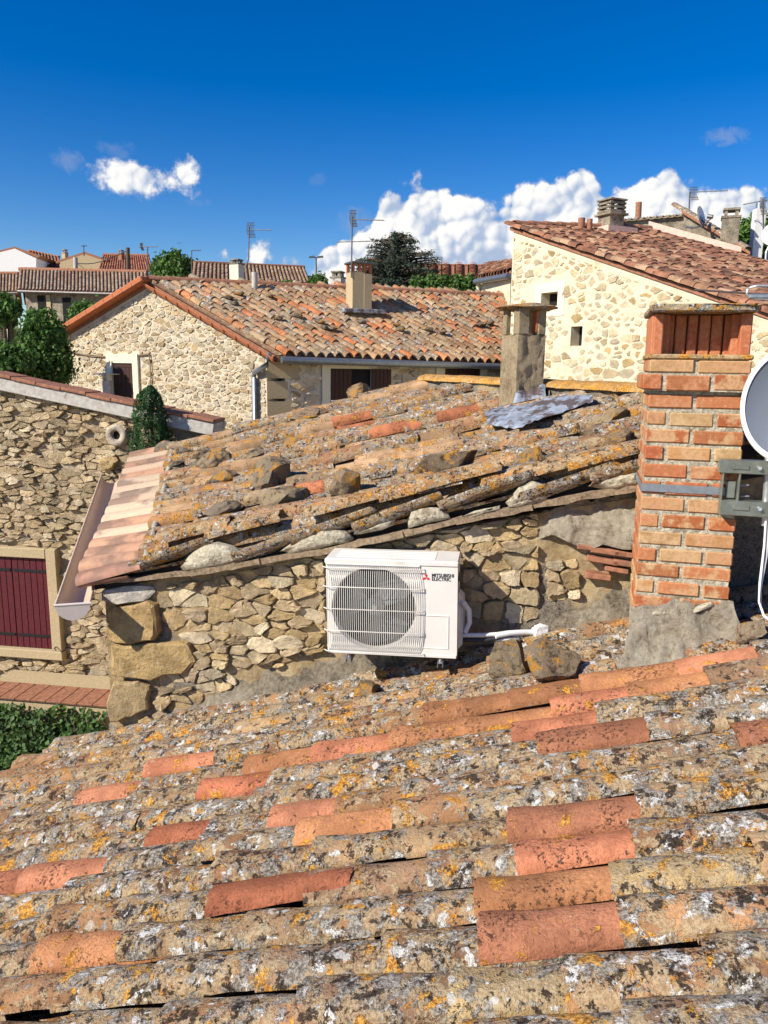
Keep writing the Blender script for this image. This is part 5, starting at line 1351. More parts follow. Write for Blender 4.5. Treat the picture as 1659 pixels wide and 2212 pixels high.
# eave-wall windows
eex = []
for (pxa, pxb, pyt, pyb, ox0, ox1, oyt) in ((695, 815, 771, 880, 713, 842, 796), (942, 1052, 776, 860, 960, 1036, 796)):
    a = ef.uv(pxa, pyt); e = ef.uv(pxb, pyt); z0_ = min(ef.uv(pxa, pyb)[1], ef.uv(pxb, pyb)[1]) - .3; zt_ = eR - .10
    oz = ef.uv(ox0, oyt)[1]; oa = ef.uv(ox0, oyt)[0]; ob = ef.uv(min(ox1, 800) if ox0 < 800 else ox1, oyt)[0]
    b = MB(); fbox(b, ef, a[0] + .01, e[0] - .01, z0_, zt_ - .01, -.2, .012); wn = b.build('window', M['void'], mh)
    b = MB(); fbox(b, ef, a[0], oa, z0_, zt_, -.1, .035); b.build('surround', M['render_cream'], wn)
    b = MB(); fbox(b, ef, ob, e[0], z0_, zt_, -.1, .035); b.build('surround', M['render_cream'], wn)
    b = MB(); fbox(b, ef, oa + .001, ob - .001, oz, zt_ - .001, -.1, .035); b.build('surround', M['render_cream'], wn)
    eex.append([(a[0] - .1, z0_ - 3), (e[0] + .1, z0_ - 3), (e[0] + .1, zt_ + .3), (a[0] - .1, zt_ + .3)])
    if ox0 < 800:
        hx = lerp(oa, ob, .52)
        b = MB()
        for k in range(5): fbox(b, ef, lerp(oa, hx, k / 5) + .004, lerp(oa, hx, (k + 1) / 5) - .004, z0_, oz - .01, .0, .04)
        b.build('shutter', M['brownwood'], wn)
        b = MB(); fbox(b, ef, hx + .01, ob - .18, z0_, oz - .01, -.06, -.03); b.build('pane', M['glass'], wn)
        b = MB(); fbox(b, ef, ob - .18, ob - .02, z0_, oz - .01, -.08, .0); b.build('frame', M['white'], wn)
        c0_ = ef.uv(800, 800)[0]; c1_ = ef.uv(842, 800)[0]; b = MB()
        for k in range(5): fbox(b, ef, lerp(c0_, c1_, k / 5) + .004, lerp(c0_, c1_, (k + 1) / 5) - .004, z0_, oz, .05, .09)
        b.build('shutter', M['brownwood'], wn)
    else:
        b = MB()
        for k in range(8): fbox(b, ef, lerp(oa, ob, k / 8) + .006, lerp(oa, ob, (k + 1) / 8) - .006, z0_, oz - .01, .0, .03)
        b.build('shutter', M['brownwood'], wn)
zl2 = ef.uv(620, 900)[1] - .3
polys = voronoi([(.5, zl2), (LEN, zl2), (LEN, eR - .25), (.5, eR - .1)], .30, .14, 93, .46, eex)
stones(polys, ef, .02, .035, 94, M['stone_far'], M['stone_far_a'], ewall, CREAM, rough=.5)
# roof deck and tiles
ove = .28
sd = (Q0 - E0_); sd0 = V((sd.x, sd.y, 0)).normalized(); slope = sd.z / V((sd.x, sd.y)).length if False else sd.z / math.hypot(sd.x, sd.y)
E0x = E0_ - sd0 * ove - Z * slope * ove; E1x = E1_ - sd0 * ove - Z * slope * ove
b = MB(); b.hexa([p - Z * .14 for p in (E0x, E1x, Q1, Q0)] + [p - Z * .03 for p in (E0x, E1x, Q1, Q0)])
sdl = (Q0 - F0_); F0x = F0_ - V((sdl.x, sdl.y, 0)).normalized() * ove - Z * .1; F1x = F0x + gE * LEN
b.hexa([p - Z * .14 for p in (Q0 - sd0 * -.01, Q1, F1x, F0x)] + [p - Z * .03 for p in (Q0 - sd0 * -.01, Q1, F1x, F0x)])
mroof = b.build('roof', M['clay_dull'], mh)
MC = [(.46, .28, .15), (.52, .34, .19), (.40, .24, .14), (.56, .40, .24), (.34, .22, .14), (.60, .26, .12), (.50, .30, .16), (.48, .36, .22)]
def tiled(P00, P10, P01, P11, pitch, expo, parent, cols, seed, mat, mat_a, L=.40, w_=.105, limit=300, redp=.06, agef=(.35, .75), lift=.02, name='tile'):
    """columns of half-round tiles on the quad eave P00-P10, ridge P01-P11"""
    rd = random.Random(seed); n = int((P10 - P00).length / pitch); ls = []
    ms = [tile_mesh(name, mat, seed + k, L=L, wl=w_, wu=w_ * .82, hl=w_ * .80, hu=w_ * .66, ns=6, nl=2, jit=.006, chip=.01) for k in range(4)]
    for i in range(n):
        f = (i + .5) / n; a = lerp(P00, P10, f); e = lerp(P01, P11, f); X = (e - a).normalized(); Ln = (e - a).length
        Yv = (P10 - P00).normalized(); N_ = X.cross(Yv); N_ = (N_ if N_.z > 0 else -N_).normalized(); Yv = N_.cross(X).normalized()
        s = rd.uniform(-.03, .02)
        while s < Ln - .1:
            p = a + X * s + N_ * (lift + rd.uniform(-.006, .012)) + Yv * rd.gauss(0, .008)
            ls.append((p, (X + Yv * rd.gauss(0, .03) - N_ * rd.gauss(.01, .012)).normalized(), Yv, rd.choice(range(4)))); s += expo * rd.uniform(.94, 1.05)
    ls.sort(key=lambda t: px2m(t[0])); rest = MB()
    for k, (p, X, Yv, mi) in enumerate(ls):
        c = rd.choice(cols); age = rd.uniform(*agef)
        if rd.random() < redp: c = (.62, .25, .11); age = .22
        v = rd.uniform(.8, 1.15); col = (c[0] * v, c[1] * v, c[2] * v, age)
        Y2 = (Yv - X * Yv.dot(X)).normalized(); Mx = basis(X, Y2, X.cross(Y2), p)
        if k < limit: inst(name, ms[mi], Mx, None, parent, col)
        else: rest.cur = col; rest.add([Mx @ q.co for q in ms[mi].vertices], [tuple(q.vertices) for q in ms[mi].polygons], True)
    if rest.v: tag(rest.build(name + 's_beyond', mat_a, parent, attr=True), kind='stuff')
tiled(E0x + gE * .12, E1x, Q0 + gE * .12, Q1, .215, .30, mroof, MC, 500, M['tile_far'], M['tile_far_a'], redp=.11)
b = MB()
for i in range(43):        # channels
    f = i / 43; a = lerp(E0x, E1x, f); e = lerp(Q0, Q1, f); X = (e - a).normalized(); b.cur = (.32, .2, .12, .5)
    b.grid([[p + gE * (-math.cos(math.pi * k / 4) * .09) - Z * (math.sin(math.pi * k / 4) * .03 - .02) for k in range(5)] for p in (a, e)])
tag(b.build('channel_tiles', M['tile_far_a'], mroof, attr=True), kind='stuff')
# bright clay verge caps and ridge caps
vm = tile_mesh('verge_cap', M['clay'], 520, L=.44, wl=.19, wu=.17, hl=.16, hu=.14, ns=8, nl=2, jit=.002)
X = (Q0 - E0x).normalized(); Ln = (Q0 - E0x).length; n = 11
for k in range(n):
    p = E0x + X * (k * Ln / n - .03) + Z * .0 + GN * .02; Y = gE - X * gE.dot(X); Y.normalize(); inst('verge_cap', vm, basis(X, Y, X.cross(Y), p), None, mroof)
X = (Q0 - F0x).normalized(); Ln = (Q0 - F0x).length
for k in range(12):
    p = F0x + X * (k * Ln / 12) + GN * .10; Y = X.cross(Z).normalized(); Y = -Y if Y.dot(gE) < 0 else Y
    b = MB(); b.box(p + X * Ln / 24 + Z * .02, X * (Ln / 24 + .01), Y * .16, X.cross(Y).normalized() * .065, .02); b.build('verge_cap', M['clay'], mroof)
rm = tile_mesh('ridge_cap', M['clay_dull'], 521, L=.46, wl=.13, wu=.115, hl=.10, hu=.085, ns=8, nl=2, jit=.004)
X = (Q1 - Q0).normalized()
for k in range(int(LEN / .4)):
    Y = Z.cross(X).normalized(); inst('ridge_cap', rm, basis(X, Y, X.cross(Y), Q0 + X * k * .4 + Z * .02), None, mroof)
# far verge
X = (Q1 - E1x).normalized(); Ln = (Q1 - E1x).length
for k in range(n):
    p = E1x + X * (k * Ln / n - .03); Y = gE - X * gE.dot(X); Y.normalize(); inst('verge_cap', vm, basis(X, Y, X.cross(Y), p), None, mroof)
# stones on this roof
rd = random.Random(33); spots = [(572, 618), (575, 640), (560, 640), (612, 655), (655, 690), (678, 705), (705, 712), (735, 690), (745, 712), (620, 700), (772, 680), (830, 670), (840, 705), (935, 712), (985, 700), (990, 716), (1010, 700), (1040, 712), (1050, 690), (590, 602), (1060, 652), (880, 690), (900, 712)]
spots = [(x * .95 + 20, y + (0)) for x, y in [(497, 648), (510, 660), (520, 640), (590, 645), (612, 692), (655, 688), (715, 712), (735, 716), (705, 700), (800, 700), (880, 706), (888, 716), (950, 716), (985, 722), (1070, 706), (1092, 702), (1160, 702), (1150, 672), (1090, 640)]]
rn = (Q0 - E0x).cross(gE).normalized(); rn = rn if rn.z > 0 else -rn
spots = sorted(q for q in spots if q[0] <= 1078)
ORD = 'first second third fourth fifth sixth seventh eighth ninth tenth eleventh twelfth thirteenth fourteenth fifteenth sixteenth seventeenth eighteenth nineteenth'.split()
for k, (x, y) in enumerate(spots):
    p = onp(x, y, E0x + rn * .06, rn); m = px2m(p)
    me = rock_mesh('roof_stone', M['rock'], 600 + k, 10 * m * rd.uniform(.7, 1.3), 8 * m, 6 * m, .3, 2); o = bpy.data.objects.new('roof_stone', me); link(o, Matrix.Translation(p + rn * .06)); o.color = (.35, .32, .28, 1)
    tag(o, ORD[k] + ' small dark stone from the left on the mottled roof of the gable house', 'stone', 'small stones on the mottled roof of the gable house')
# gutter and downpipe
b = MB(); ga2 = E0x - Z * .10 - sd0 * .09; gb2 = E1x - Z * .10 - sd0 * .09; b.tube([ga2, gb2], .075, 10); b.build('gutter', M['zinc'], mh)
dpx = [(581, 762), (581, 778), (575, 790), (556, 804), (549, 815), (549, 910)]
b = MB(); pts = [dep(581, 762, ga2.y - .02), dep(581, 776, ga2.y - .02), dep(576, 788, ga2.y - .03), gf.at(.25, dep(556, 806, 16).z, .09), gf.at(.26, dep(549, 816, 16).z, .08), gf.at(.26, gz, .08)]
b.tube(pts, .055, 10); b.build('downpipe', M['zinc'], mh)
# cables on the gable
b = MB()
for path in ([(137, 752), (165, 764), (210, 768), (245, 772), (300, 768), (325, 766)], [(137, 756), (200, 770), (260, 772), (325, 764)], [(325, 766), (328, 800), (328, 860)]):
    b.tube([gf.at(*gf.uv(x, y), .04) for x, y in path], .013, 5)
b.build('cable', M['wood_old'], mh)
b = MB(); b.tube([gf.at(gf.uv(247, 800)[0], gf.uv(247, 822)[1], .25), gf.at(gf.uv(247, 800)[0], gz, .25)], .10, 12); b.build('flue_pipe', M['render_grey'], mh)
b = MB(); b.box(gf.at(gf.uv(247, 800)[0], gf.uv(247, 808)[1], .25), gS * .22, GN * .2, Z * .012); b.build('flue_hat', M['render_grey'], mh)

# chimney and aerial of the middle house
def onroof(x, y): return onp(x, y, E0x, rn)
cpos = onroof(766, 672); mc_ = thing('rendered_chimney', 'tall pale double chimney on the mottled roof carrying an aerial', 'chimney', cpos)
mm = px2m(cpos); cw, cdp = .48, .40
czt = dep(766, 590, cpos.y).z
b = MB(); c0 = cpos + EN * .05
b.box(V((c0.x, c0.y, (cpos.z - .3 + czt) / 2)), gE * (cw * .33), EN * cdp / 2, Z * ((czt - cpos.z + .3) / 2)); b.box(V((c0.x, c0.y, (cpos.z - .3 + czt) / 2)) + gE * cw * .47 + EN * .03, gE * (cw * .20), EN * cdp / 2.2, Z * ((czt - cpos.z + .3) / 2 - .03))
b.build('shaft', M['render_tan'], mc_)
for ex, ey in ((-.28, -.4), (.05, -.4), (.62, -.4), (-.28, .4), (.62, .4), (.3, -.4)):
    b = MB(); b.box(V((c0.x, c0.y, czt + .09)) + gE * ex * cw - EN * ey * cdp, gE * .03, EN * .03, Z * .10); b.build('clay_post', M['clay'], mc_)
b = MB(); b.box(V((c0.x, c0.y, czt + .21)) + gE * cw * .17, gE * cw * .58, EN * cdp * .6, Z * .022, .01); b.build('cap', M['dark_metal'], mc_)
b = MB(); b.box(V((c0.x, c0.y, cpos.z - .02)) + gE * .08 + EN * .05, gE * .52, EN * .36, Z * .05, .02); b.build('flashing', M['lead'], mc_)
b = MB(); b.tube([onroof(550, 632) - Z * .2, dep(550, 588, onroof(550, 632).y)], .07, 10); pv = b.build('vent_pipe', M['render_grey'], mroof)

def aerial(label, mast_px, d, boom, elems, base_px=None, r=.018, reflector=None, extra=(), nm='television_aerial', bend=None):
    """mast and boom given in pixels at distance d"""
    bs = dep(mast_px[0][0], mast_px[0][1], d); t = thing(nm, label, 'aerial', bs, 'rooftop aerials')
    b = MB(); b.tube([dep(x, y, d) for x, y in mast_px], r, 6); b.build('mast', M['dark_metal'], t)
    mm = d / F
    for bi, (x0_, y0_, x1_, y1_) in enumerate(boom):
        b = MB(); a, e = dep(x0_, y0_, d), dep(x1_, y1_, d - .5); b.tube([a, e], r * .6, 5)
        n = elems[bi]; hv = Z
        for k in range(n):
            c = lerp(a, e, (k + .5) / n); q = V((.25, .9, .35)).normalized() * (5 * mm); b.tube([c - q, c + q], r * .35, 4)
        b.build('boom', M['dark_metal'], t)
    if reflector:
        x, y, w_, h_ = reflector; b = MB()
        for k in range(7):
            f = k / 6 - .5
            for sg in (-1, 1): b.tube([dep(x - w_ * .25 + f * w_, y, d) , dep(x + f * w_ + sg * 2, y + sg * h_, d)], r * .35, 4)
        for f in (-1, -.6, .6, 1): b.tube([dep(x - w_ * .6, y + f * h_, d), dep(x + w_ * .6, y + f * h_ * .98, d)], r * .35, 4)
        b.build('reflector', M['dark_metal'], t)
    return t
aerial('aerial with grid reflector and long right pointing boom on the double chimney', [(759, 600), (761, 468)], cpos.y - .3, [(762, 474, 830, 476), (728, 523, 800, 521)], [9, 5], reflector=(764, 472, 12, 18))
# ------------------------------------------------------------------ right house: pale wall, red roof
RB = math.radians(62)
rS = V((math.cos(RB), -math.sin(RB), 0)); rE = V((math.sin(RB), math.cos(RB), 0)); rNn = V((-math.sin(RB), -math.cos(RB), 0))
V0 = dep(1110, 490, 17.0)
t_ = (onp(1659, 674, V0, rNn) - V0); V1 = V0 + t_ * 1.35
R1 = dep(1400, 499, V0.y + rE.y * 4.2); R2 = R1 + (V1 - V0)
rh = thing('stone_house', 'tall pale lime pointed house with red tile roof at the right', 'house', V((V0.x, V0.y, ground_z(0, 15))))
rf = GFrame(V((V0.x, V0.y, 0)), rS, rNn)
s1 = (V1 - V0).dot(rS)
holes = []
for (xa, ya, xb, yb, fm) in ((1170, 632, 1204, 662, 14), (1234, 705, 1256, 747, 0)):
    a = rf.uv(xa, ya); e = rf.uv(xb, yb); holes.append((a[0], e[0], (e[1] + rf.uv(xa, yb)[1]) / 2, (a[1] + rf.uv(xb, ya)[1]) / 2, fm))
def rtop(s): return V0.z - .10 + (V1.z - V0.z) * s / s1
b = MB(); cuts = sorted([0, s1] + [h[0] for h in holes] + [h[1] for h in holes])
for s_a, s_b in zip(cuts, cuts[1:]):
    hs2 = [h for h in holes if h[0] <= (s_a + s_b) / 2 <= h[1]]; z_ = 1.5
    for h in hs2:
        b.prism([rf.at(s_a, z_), rf.at(s_b, z_), rf.at(s_b, h[2]), rf.at(s_a, h[2])], -rNn * .4); z_ = h[3]
    b.prism([rf.at(s_a, z_), rf.at(s_b, z_), rf.at(s_b, rtop(s_b)), rf.at(s_a, rtop(s_a))], -rNn * .4)
rw = b.build('verge_wall', M['pointing2'], rh)
b = MB(); q0 = rf.at(0.0, 0, -.402); q1 = q0 + rE * 3.5; b.hexa([V((p.x, p.y, 1.5)) for p in (q0, q0 + rS * .35, q1 + rS * .35, q1)] + [V((p.x, p.y, V0.z - .12)) for p in (q0, q0 + rS * .35, q1 + rS * .35, q1)]); b.build('rear_wall', M['pointing2'], rh)
rex = []
for x0_, x1_, zb2, zt_, fm in holes:
    fwid = .20 if fm else .03
    b = MB(); fbox(b, rf, x0_ - .02, x1_ + .02, zb2 - .02, zt_ + .02, -.30, -.22); wn = b.build('window', M['void'], rh)
    if fm:
        for X0, X1, Z0, Z1_ in ((x0_ - fwid, x0_ - .001, zb2 - fwid, zt_ + fwid), (x1_ + .001, x1_ + fwid, zb2 - fwid, zt_ + fwid), (x0_, x1_, zt_ + .001, zt_ + fwid - .001), (x0_, x1_, zb2 - fwid, zb2 - .001)):
            b = MB(); fbox(b, rf, X0, X1, Z0, Z1_, -.1, .014, .004); b.build('surround', M['render_cream'], wn)
    b = MB(); fbox(b, rf, lerp(x0_, x1_, .62), lerp(x0_, x1_, .70), zb2 + .002, zt_ - .002, -.21, -.18); b.build('glazing_bar', M['brownwood'], wn)
    rex.append([(x0_ - fwid - .08, zb2 - fwid - .08), (x1_ + fwid + .08, zb2 - fwid - .08), (x1_ + fwid + .08, zt_ + fwid + .08), (x0_ - fwid - .08, zt_ + fwid + .08)])
zl = rf.uv(1230, 830)[1] - .2; sv = rf.uv(1659, 700)[0] + .3
OCH = [(.72, .59, .38), (.68, .53, .31), (.76, .64, .43), (.74, .62, .41), (.70, .56, .34), (.76, .65, .45), (.58, .42, .20), (.76, .64, .43)]
polys = voronoi([(.02, zl), (sv, zl), (sv, V0.z - .2 + (V1.z - V0.z) * sv / s1), (.02, V0.z - .2)], .21, .115, 101, .48, rex)
rq = random.Random(7); polys = [p for p in polys if rq.random() < .85]
stones(polys, rf, .026, .012, 102, M['stone_far'], M['stone_far_a'], rw, OCH, rough=.5)
b = MB(); rr3 = [V0 - rS * .1 + Z * .03, V1, R2, R1 - rS * .1 + Z * .03]
b.hexa([p - Z * .09 + (rNn * .03 if i < 2 else V((0, 0, 0))) for i, p in enumerate(rr3)] + [p - Z * .02 + (rNn * .03 if i < 2 else V((0, 0, 0))) for i, p in enumerate(rr3)]); rroof = b.build('roof', M['clay_dull'], rh)
RC = [(.34, .165, .10), (.38, .19, .115), (.28, .135, .085), (.42, .24, .145), (.20, .11, .075), (.46, .30, .19)]
tiled(V1 + rNn * .12, R2, V0 + rNn * .12, R1, .20, .265, rroof, RC, 700, M['tile_far'], M['tile_far_a'], L=.36, w_=.104, redp=0, agef=(.02, .30), lift=.01)
rm2 = tile_mesh('ridge_cap', M['clay_dull'], 721, L=.46, wl=.13, wu=.115, hl=.10, hu=.085, ns=8, nl=2, jit=.004)
X = (R1 - V0).normalized()
for k in range(int((R1 - V0).length / .4)):
    Y = Z.cross(X).normalized(); inst('ridge_cap', rm2, basis(X, Y, X.cross(Y), V0 + X * k * .4 + Z * .04), None, rroof)
rrn = (V1 - V0).cross(R1 - V0).normalized(); rrn = rrn if rrn.z > 0 else -rrn
def onr(x, y): return onp(x, y, V0, rrn)
# slatted-cap chimney
p = onr(1318, 500); d = p.y
rc = thing('slatted_chimney', 'grey chimney with stacked concrete slat cap on the ridge of the red roof', 'chimney', p)
m = px2m(p); X, Y = rE * .8 + rS * .6, None; X = V((.9, .43, 0)); Y = V((-.43, .9, 0))
zt_ = dep(1318, 467, d).z
b = MB(); b.box(V((p.x, p.y, (p.z - .4 + zt_) / 2)), X * .20, Y * .20, Z * ((zt_ - p.z + .4) / 2)); b.build('shaft', M['cement'], rc)
b = MB(); b.box(V((p.x, p.y, zt_ + .02)), X * .27, Y * .27, Z * .025, .008); b.build('cap_base', M['cement'], rc)
for k in range(3):
    b = MB(); z = zt_ + .085 + k * .085
    for sg in (-1, 1): b.box(V((p.x, p.y, z)) + X * sg * .20, X * .025, Y * .22, Z * .022); b.box(V((p.x, p.y, z)) + Y * sg * .20, X * .174, Y * .025, Z * .022)
    b.build('cap_slat', M['cement'], rc)
b = MB()
for sx in (-1, 1):
    for sy in (-1, 1): b.box(V((p.x, p.y, zt_ + .16)) + X * sx * .17 + Y * sy * .17, X * .03, Y * .03, Z * .15)
b.build('cap_posts', M['cement'], rc)
b = MB(); b.box(V((p.x, p.y, zt_ + .33)), X * .24, Y * .24, Z * .018, .006); b.build('cap_lid', M['cement'], rc)
b = MB(); b.prism([V((p.x, p.y, p.z - .35)) + X * a * .42 + Y * e * .42 for a, e in ((-1, -1), (1, -1), (1, 1), (-1, 1))], Z * .40); b.build('mortar_flashing', M['render_pink'], rc)
# roof vent
p = onr(1255, 500); b = MB(); b.tube([p - Z * .1, p + Z * .28], .075, 10); b.tube([p + V((.18, 0, -.1)), p + V((.18, 0, .26))], .06, 10); b.build('vent_pipe', M['clay_dull'], rroof)
# higher old house behind the ridge
hb = dep(1420, 500, 23.5)
oh = thing('stone_house', 'old rubble house with worn ridge rising behind the red roof at the right', 'house', V((hb.x, hb.y, ground_z(0, 23))))
f0 = dep(1335, 520, 21.5); f1 = dep(1500, 530, 21.0); k0 = dep(1340, 474, 21.5); k1 = dep(1478, 462, 21.0)
b = MB(); b.prism([V((f0.x, f0.y, 4)), V((f1.x, f1.y, 4)), f1, k1, k0], V((1.2, 4, 0))); ow = b.build('front_wall', M['cement'], oh)
k2 = dep(1478, 462, 20.9); k3 = dep(1625, 552, 18.6)
b = MB(); b.prism([k2, V((k2.x, k2.y, 5)), V((k3.x, k3.y, 5)), k3], V((1.5, 3.5, -.1))); b.build('side_wall', M['cement'], oh)
d_ = (k3 - k2); up3 = Z * .05; b = MB()
b.hexa([k2 - V((.1, .1, 0)), k3 - V((.1, .1, 0)), k3 + V((1.6, 3.6, .3)), k2 + V((1.6, 3.6, .3))] + [q + Z * .07 for q in (k2 - V((.1, .1, 0)), k3 - V((.1, .1, 0)), k3 + V((1.6, 3.6, .3)), k2 + V((1.6, 3.6, .3)))]); orf = b.build('roof', M['clay_dull'], oh)
tm = tile_mesh('ridge_tile', M['tile_far'], 801, L=.5, wl=.13, wu=.10, hl=.09, hu=.07, ns=6, nl=2, jit=.012)
for k in range(11):
    q = lerp(k0, k1, k / 10) + Z * .02; Y = (k1 - k0).normalized(); X = V((.28, .95, .12)).normalized(); X = (X - Y * X.dot(Y)).normalized(); inst('ridge_tile', tm, basis(X, Y, X.cross(Y), q - X * .12), None, orf, (.42, .29, .18, .75))
for k in range(16):
    q = lerp(k2, k3, k / 16) + Z * .06; X = (k2 - k3).normalized(); Y = Z.cross(X).normalized(); inst('verge_tile', tm, basis(X, Y, X.cross(Y), q), None, orf, (.34, .22, .14, .75))
b = MB(); a, e = dep(1400, 497, 20.4), dep(1600, 555, 18.5); b.prism([a, e, e + Z * .22, a + Z * .22], V((.1, .3, 0))); b.build('mortar_flashing', M['render_pink'], oh)
b = MB(); p = dep(1380, 470, 22.5); b.tube([p - Z * .5, dep(1380, 437, 22.5)], .085, 12); b.build('flue_pipe', M['clay_dull'], oh)
# dish and aerial on that house
def small_dish(label, x, y, d, r_px, face, mount):
    c = dep(x, y, d); t = thing('satellite_dish', label, 'satellite dish', dep(*mount[-1], d)); m = d / F; r = r_px * m
    n_ = face.normalized(); u_ = (Z - n_ * Z.dot(n_)).normalized(); s_ = u_.cross(n_)
    b = MB(); b.grid([[c + (s_ * math.cos(a) + u_ * math.sin(a)) * r * f - n_ * .25 * r * (1 - f * f) for a in [2 * math.pi * k / 24 for k in range(25)]] for f in (.02, .4, .75, 1)])
    b.grid([[c + (s_ * math.cos(a) + u_ * math.sin(a)) * r * f - n_ * (.25 * r * (1 - f * f) + .02) for a in [2 * math.pi * k / 24 for k in range(25)]] for f in (1, .75, .4, .02)])
    b.build('reflector', M['dish_w'], t)
    b = MB(); b.tube([c - n_ * .25 * r] + [dep(px_, py_, d) for px_, py_ in mount], .03, 6); b.build('mount', M['galv'], t)
    tip = c + n_ * r * 1.0 - u_ * r * .5; b = MB(); b.tube([c - u_ * r, tip], .018, 5); b.tube([tip, tip + (c - tip).normalized() * .12], .05, 8); b.build('feed_arm', M['dark_metal'], t)
small_dish('small white dish on a wall arm behind the red roof', 1516, 466, 19.6, 20, V((.75, -.62, .25)), [(1526, 487), (1500, 492), (1480, 490)])
small_dish('white dish cut by the right edge high above the red roof', 1672, 505, 17.5, 24, V((-.55, -.8, .2)), [(1655, 545), (1653, 580)])
aerial('aerial behind the red roof with many thin directors pointing right', [(1488, 470), (1490, 416)], 21, [(1490, 415, 1572, 412), (1476, 455, 1508, 464)], [12, 3], reflector=(1500, 418, 14, 14))
# chimney 3 and white flue
def boxchim(label, x, yb, yt, wpx, d, mat, cap=True):
    p = dep(x, yb, d); t = thing('chimney', label, 'chimney', p); m = d / F; zt_ = dep(x, yt, d).z; h = wpx * m / 2
    X = V((.92, -.38, 0)); Y = V((.38, .92, 0)); b = MB(); b.box(V((p.x, p.y, (p.z - .3 + zt_) / 2)), X * h, Y * h, Z * ((zt_ - p.z + .3) / 2)); b.build('shaft', M[mat], t)
    if cap:
        b = MB(); b.box(V((p.x, p.y, zt_ + .03)), X * h * 1.12, Y * h * 1.12, Z * .03, .01); b.build('cap_base', M['cement'], t)
        b = MB()
        for sx in (-1, 1):
            for sy in (-1, 1): b.box(V((p.x, p.y, zt_ + .12)) + X * sx * h * .6 + Y * sy * h * .6, X * h * .18, Y * h * .18, Z * .07)
        b.build('cap_posts', M['cement'], t)
        b = MB(); b.box(V((p.x, p.y, zt_ + .21)), X * h * .95, Y * h * .95, Z * .03, .01); b.build('cap_lid', M['cement'], t)
    return t
boxchim('squat grey chimney with lid right of the small white dish', 1574, 525, 474, 34, 19.2, 'cement')
p = dep(1634, 520, 19.5); fl = thing('flue', 'tall white rendered flue with round top near the right edge', 'chimney', p)
m = 19.5 / F; zt_ = dep(1637, 452, 19.5).z; b = MB(); b.box(V((p.x, p.y, (p.z - .5 + zt_) / 2)), V((10 * m, 0, 0)), V((0, 9 * m, 0)), Z * ((zt_ - p.z + .5) / 2)); b.build('shaft', M['render_white'], fl)
b = MB(); b.tube([V((p.x, p.y, zt_)), V((p.x, p.y, zt_ + .14))], 8 * m, 12); b.build('pot', M['galv'], fl)
aerial('aerial crossing the right edge behind the white flue', [(1650, 530), (1648, 430)], 19.2, [(1605, 442, 1668, 430)], [8], reflector=(1650, 445, 12, 18))
b = None
# lower house wing between the middle house and the right house
lw2 = thing('stone_house', 'low stone wing with zinc gutter left of the tall pale house', 'house', dep(1065, 640, 22))
e0_, e1_ = dep(1032, 605, 23.5), dep(1104, 592, 20.5); r0_, r1_ = dep(1046, 580, 25.5), dep(1112, 570, 24)
b = MB(); b.prism([V((e0_.x + .1, e0_.y, 4)), V((e1_.x, e1_.y, 4)), e1_ - Z * .05, e0_ - Z * .05 + V((.1, 0, 0))], V((1.2, 3.0, 0))); b.build('front_wall', M['pointing'], lw2)
b = MB(); b.hexa([e0_, e1_, r1_, r0_] + [q + Z * .08 for q in (e0_, e1_, r1_, r0_)]); lr = b.build('roof', M['clay_dull'], lw2)
tiled(e0_ + Z * .08, e1_ + Z * .08, r0_ + Z * .08, r1_ + Z * .08, .24, .36, lr, RC, 810, M['tile_far'], M['tile_far_a'], L=.45, w_=.12, redp=.1, agef=(.1, .4), lift=0)
b = MB(); b.tube([e0_ - V((.08, .12, .06)), e1_ - V((.08, .12, .06))], .08, 8); b.build('gutter', M['zinc'], lw2)
b = MB(); b.tube([e0_ - V((.02, .1, .1)), e0_ + V((.06, -.06, -.5)), e0_ + V((.1, -.06, -2.2))], .05, 8); b.build('downpipe', M['pvc_in'], lw2)
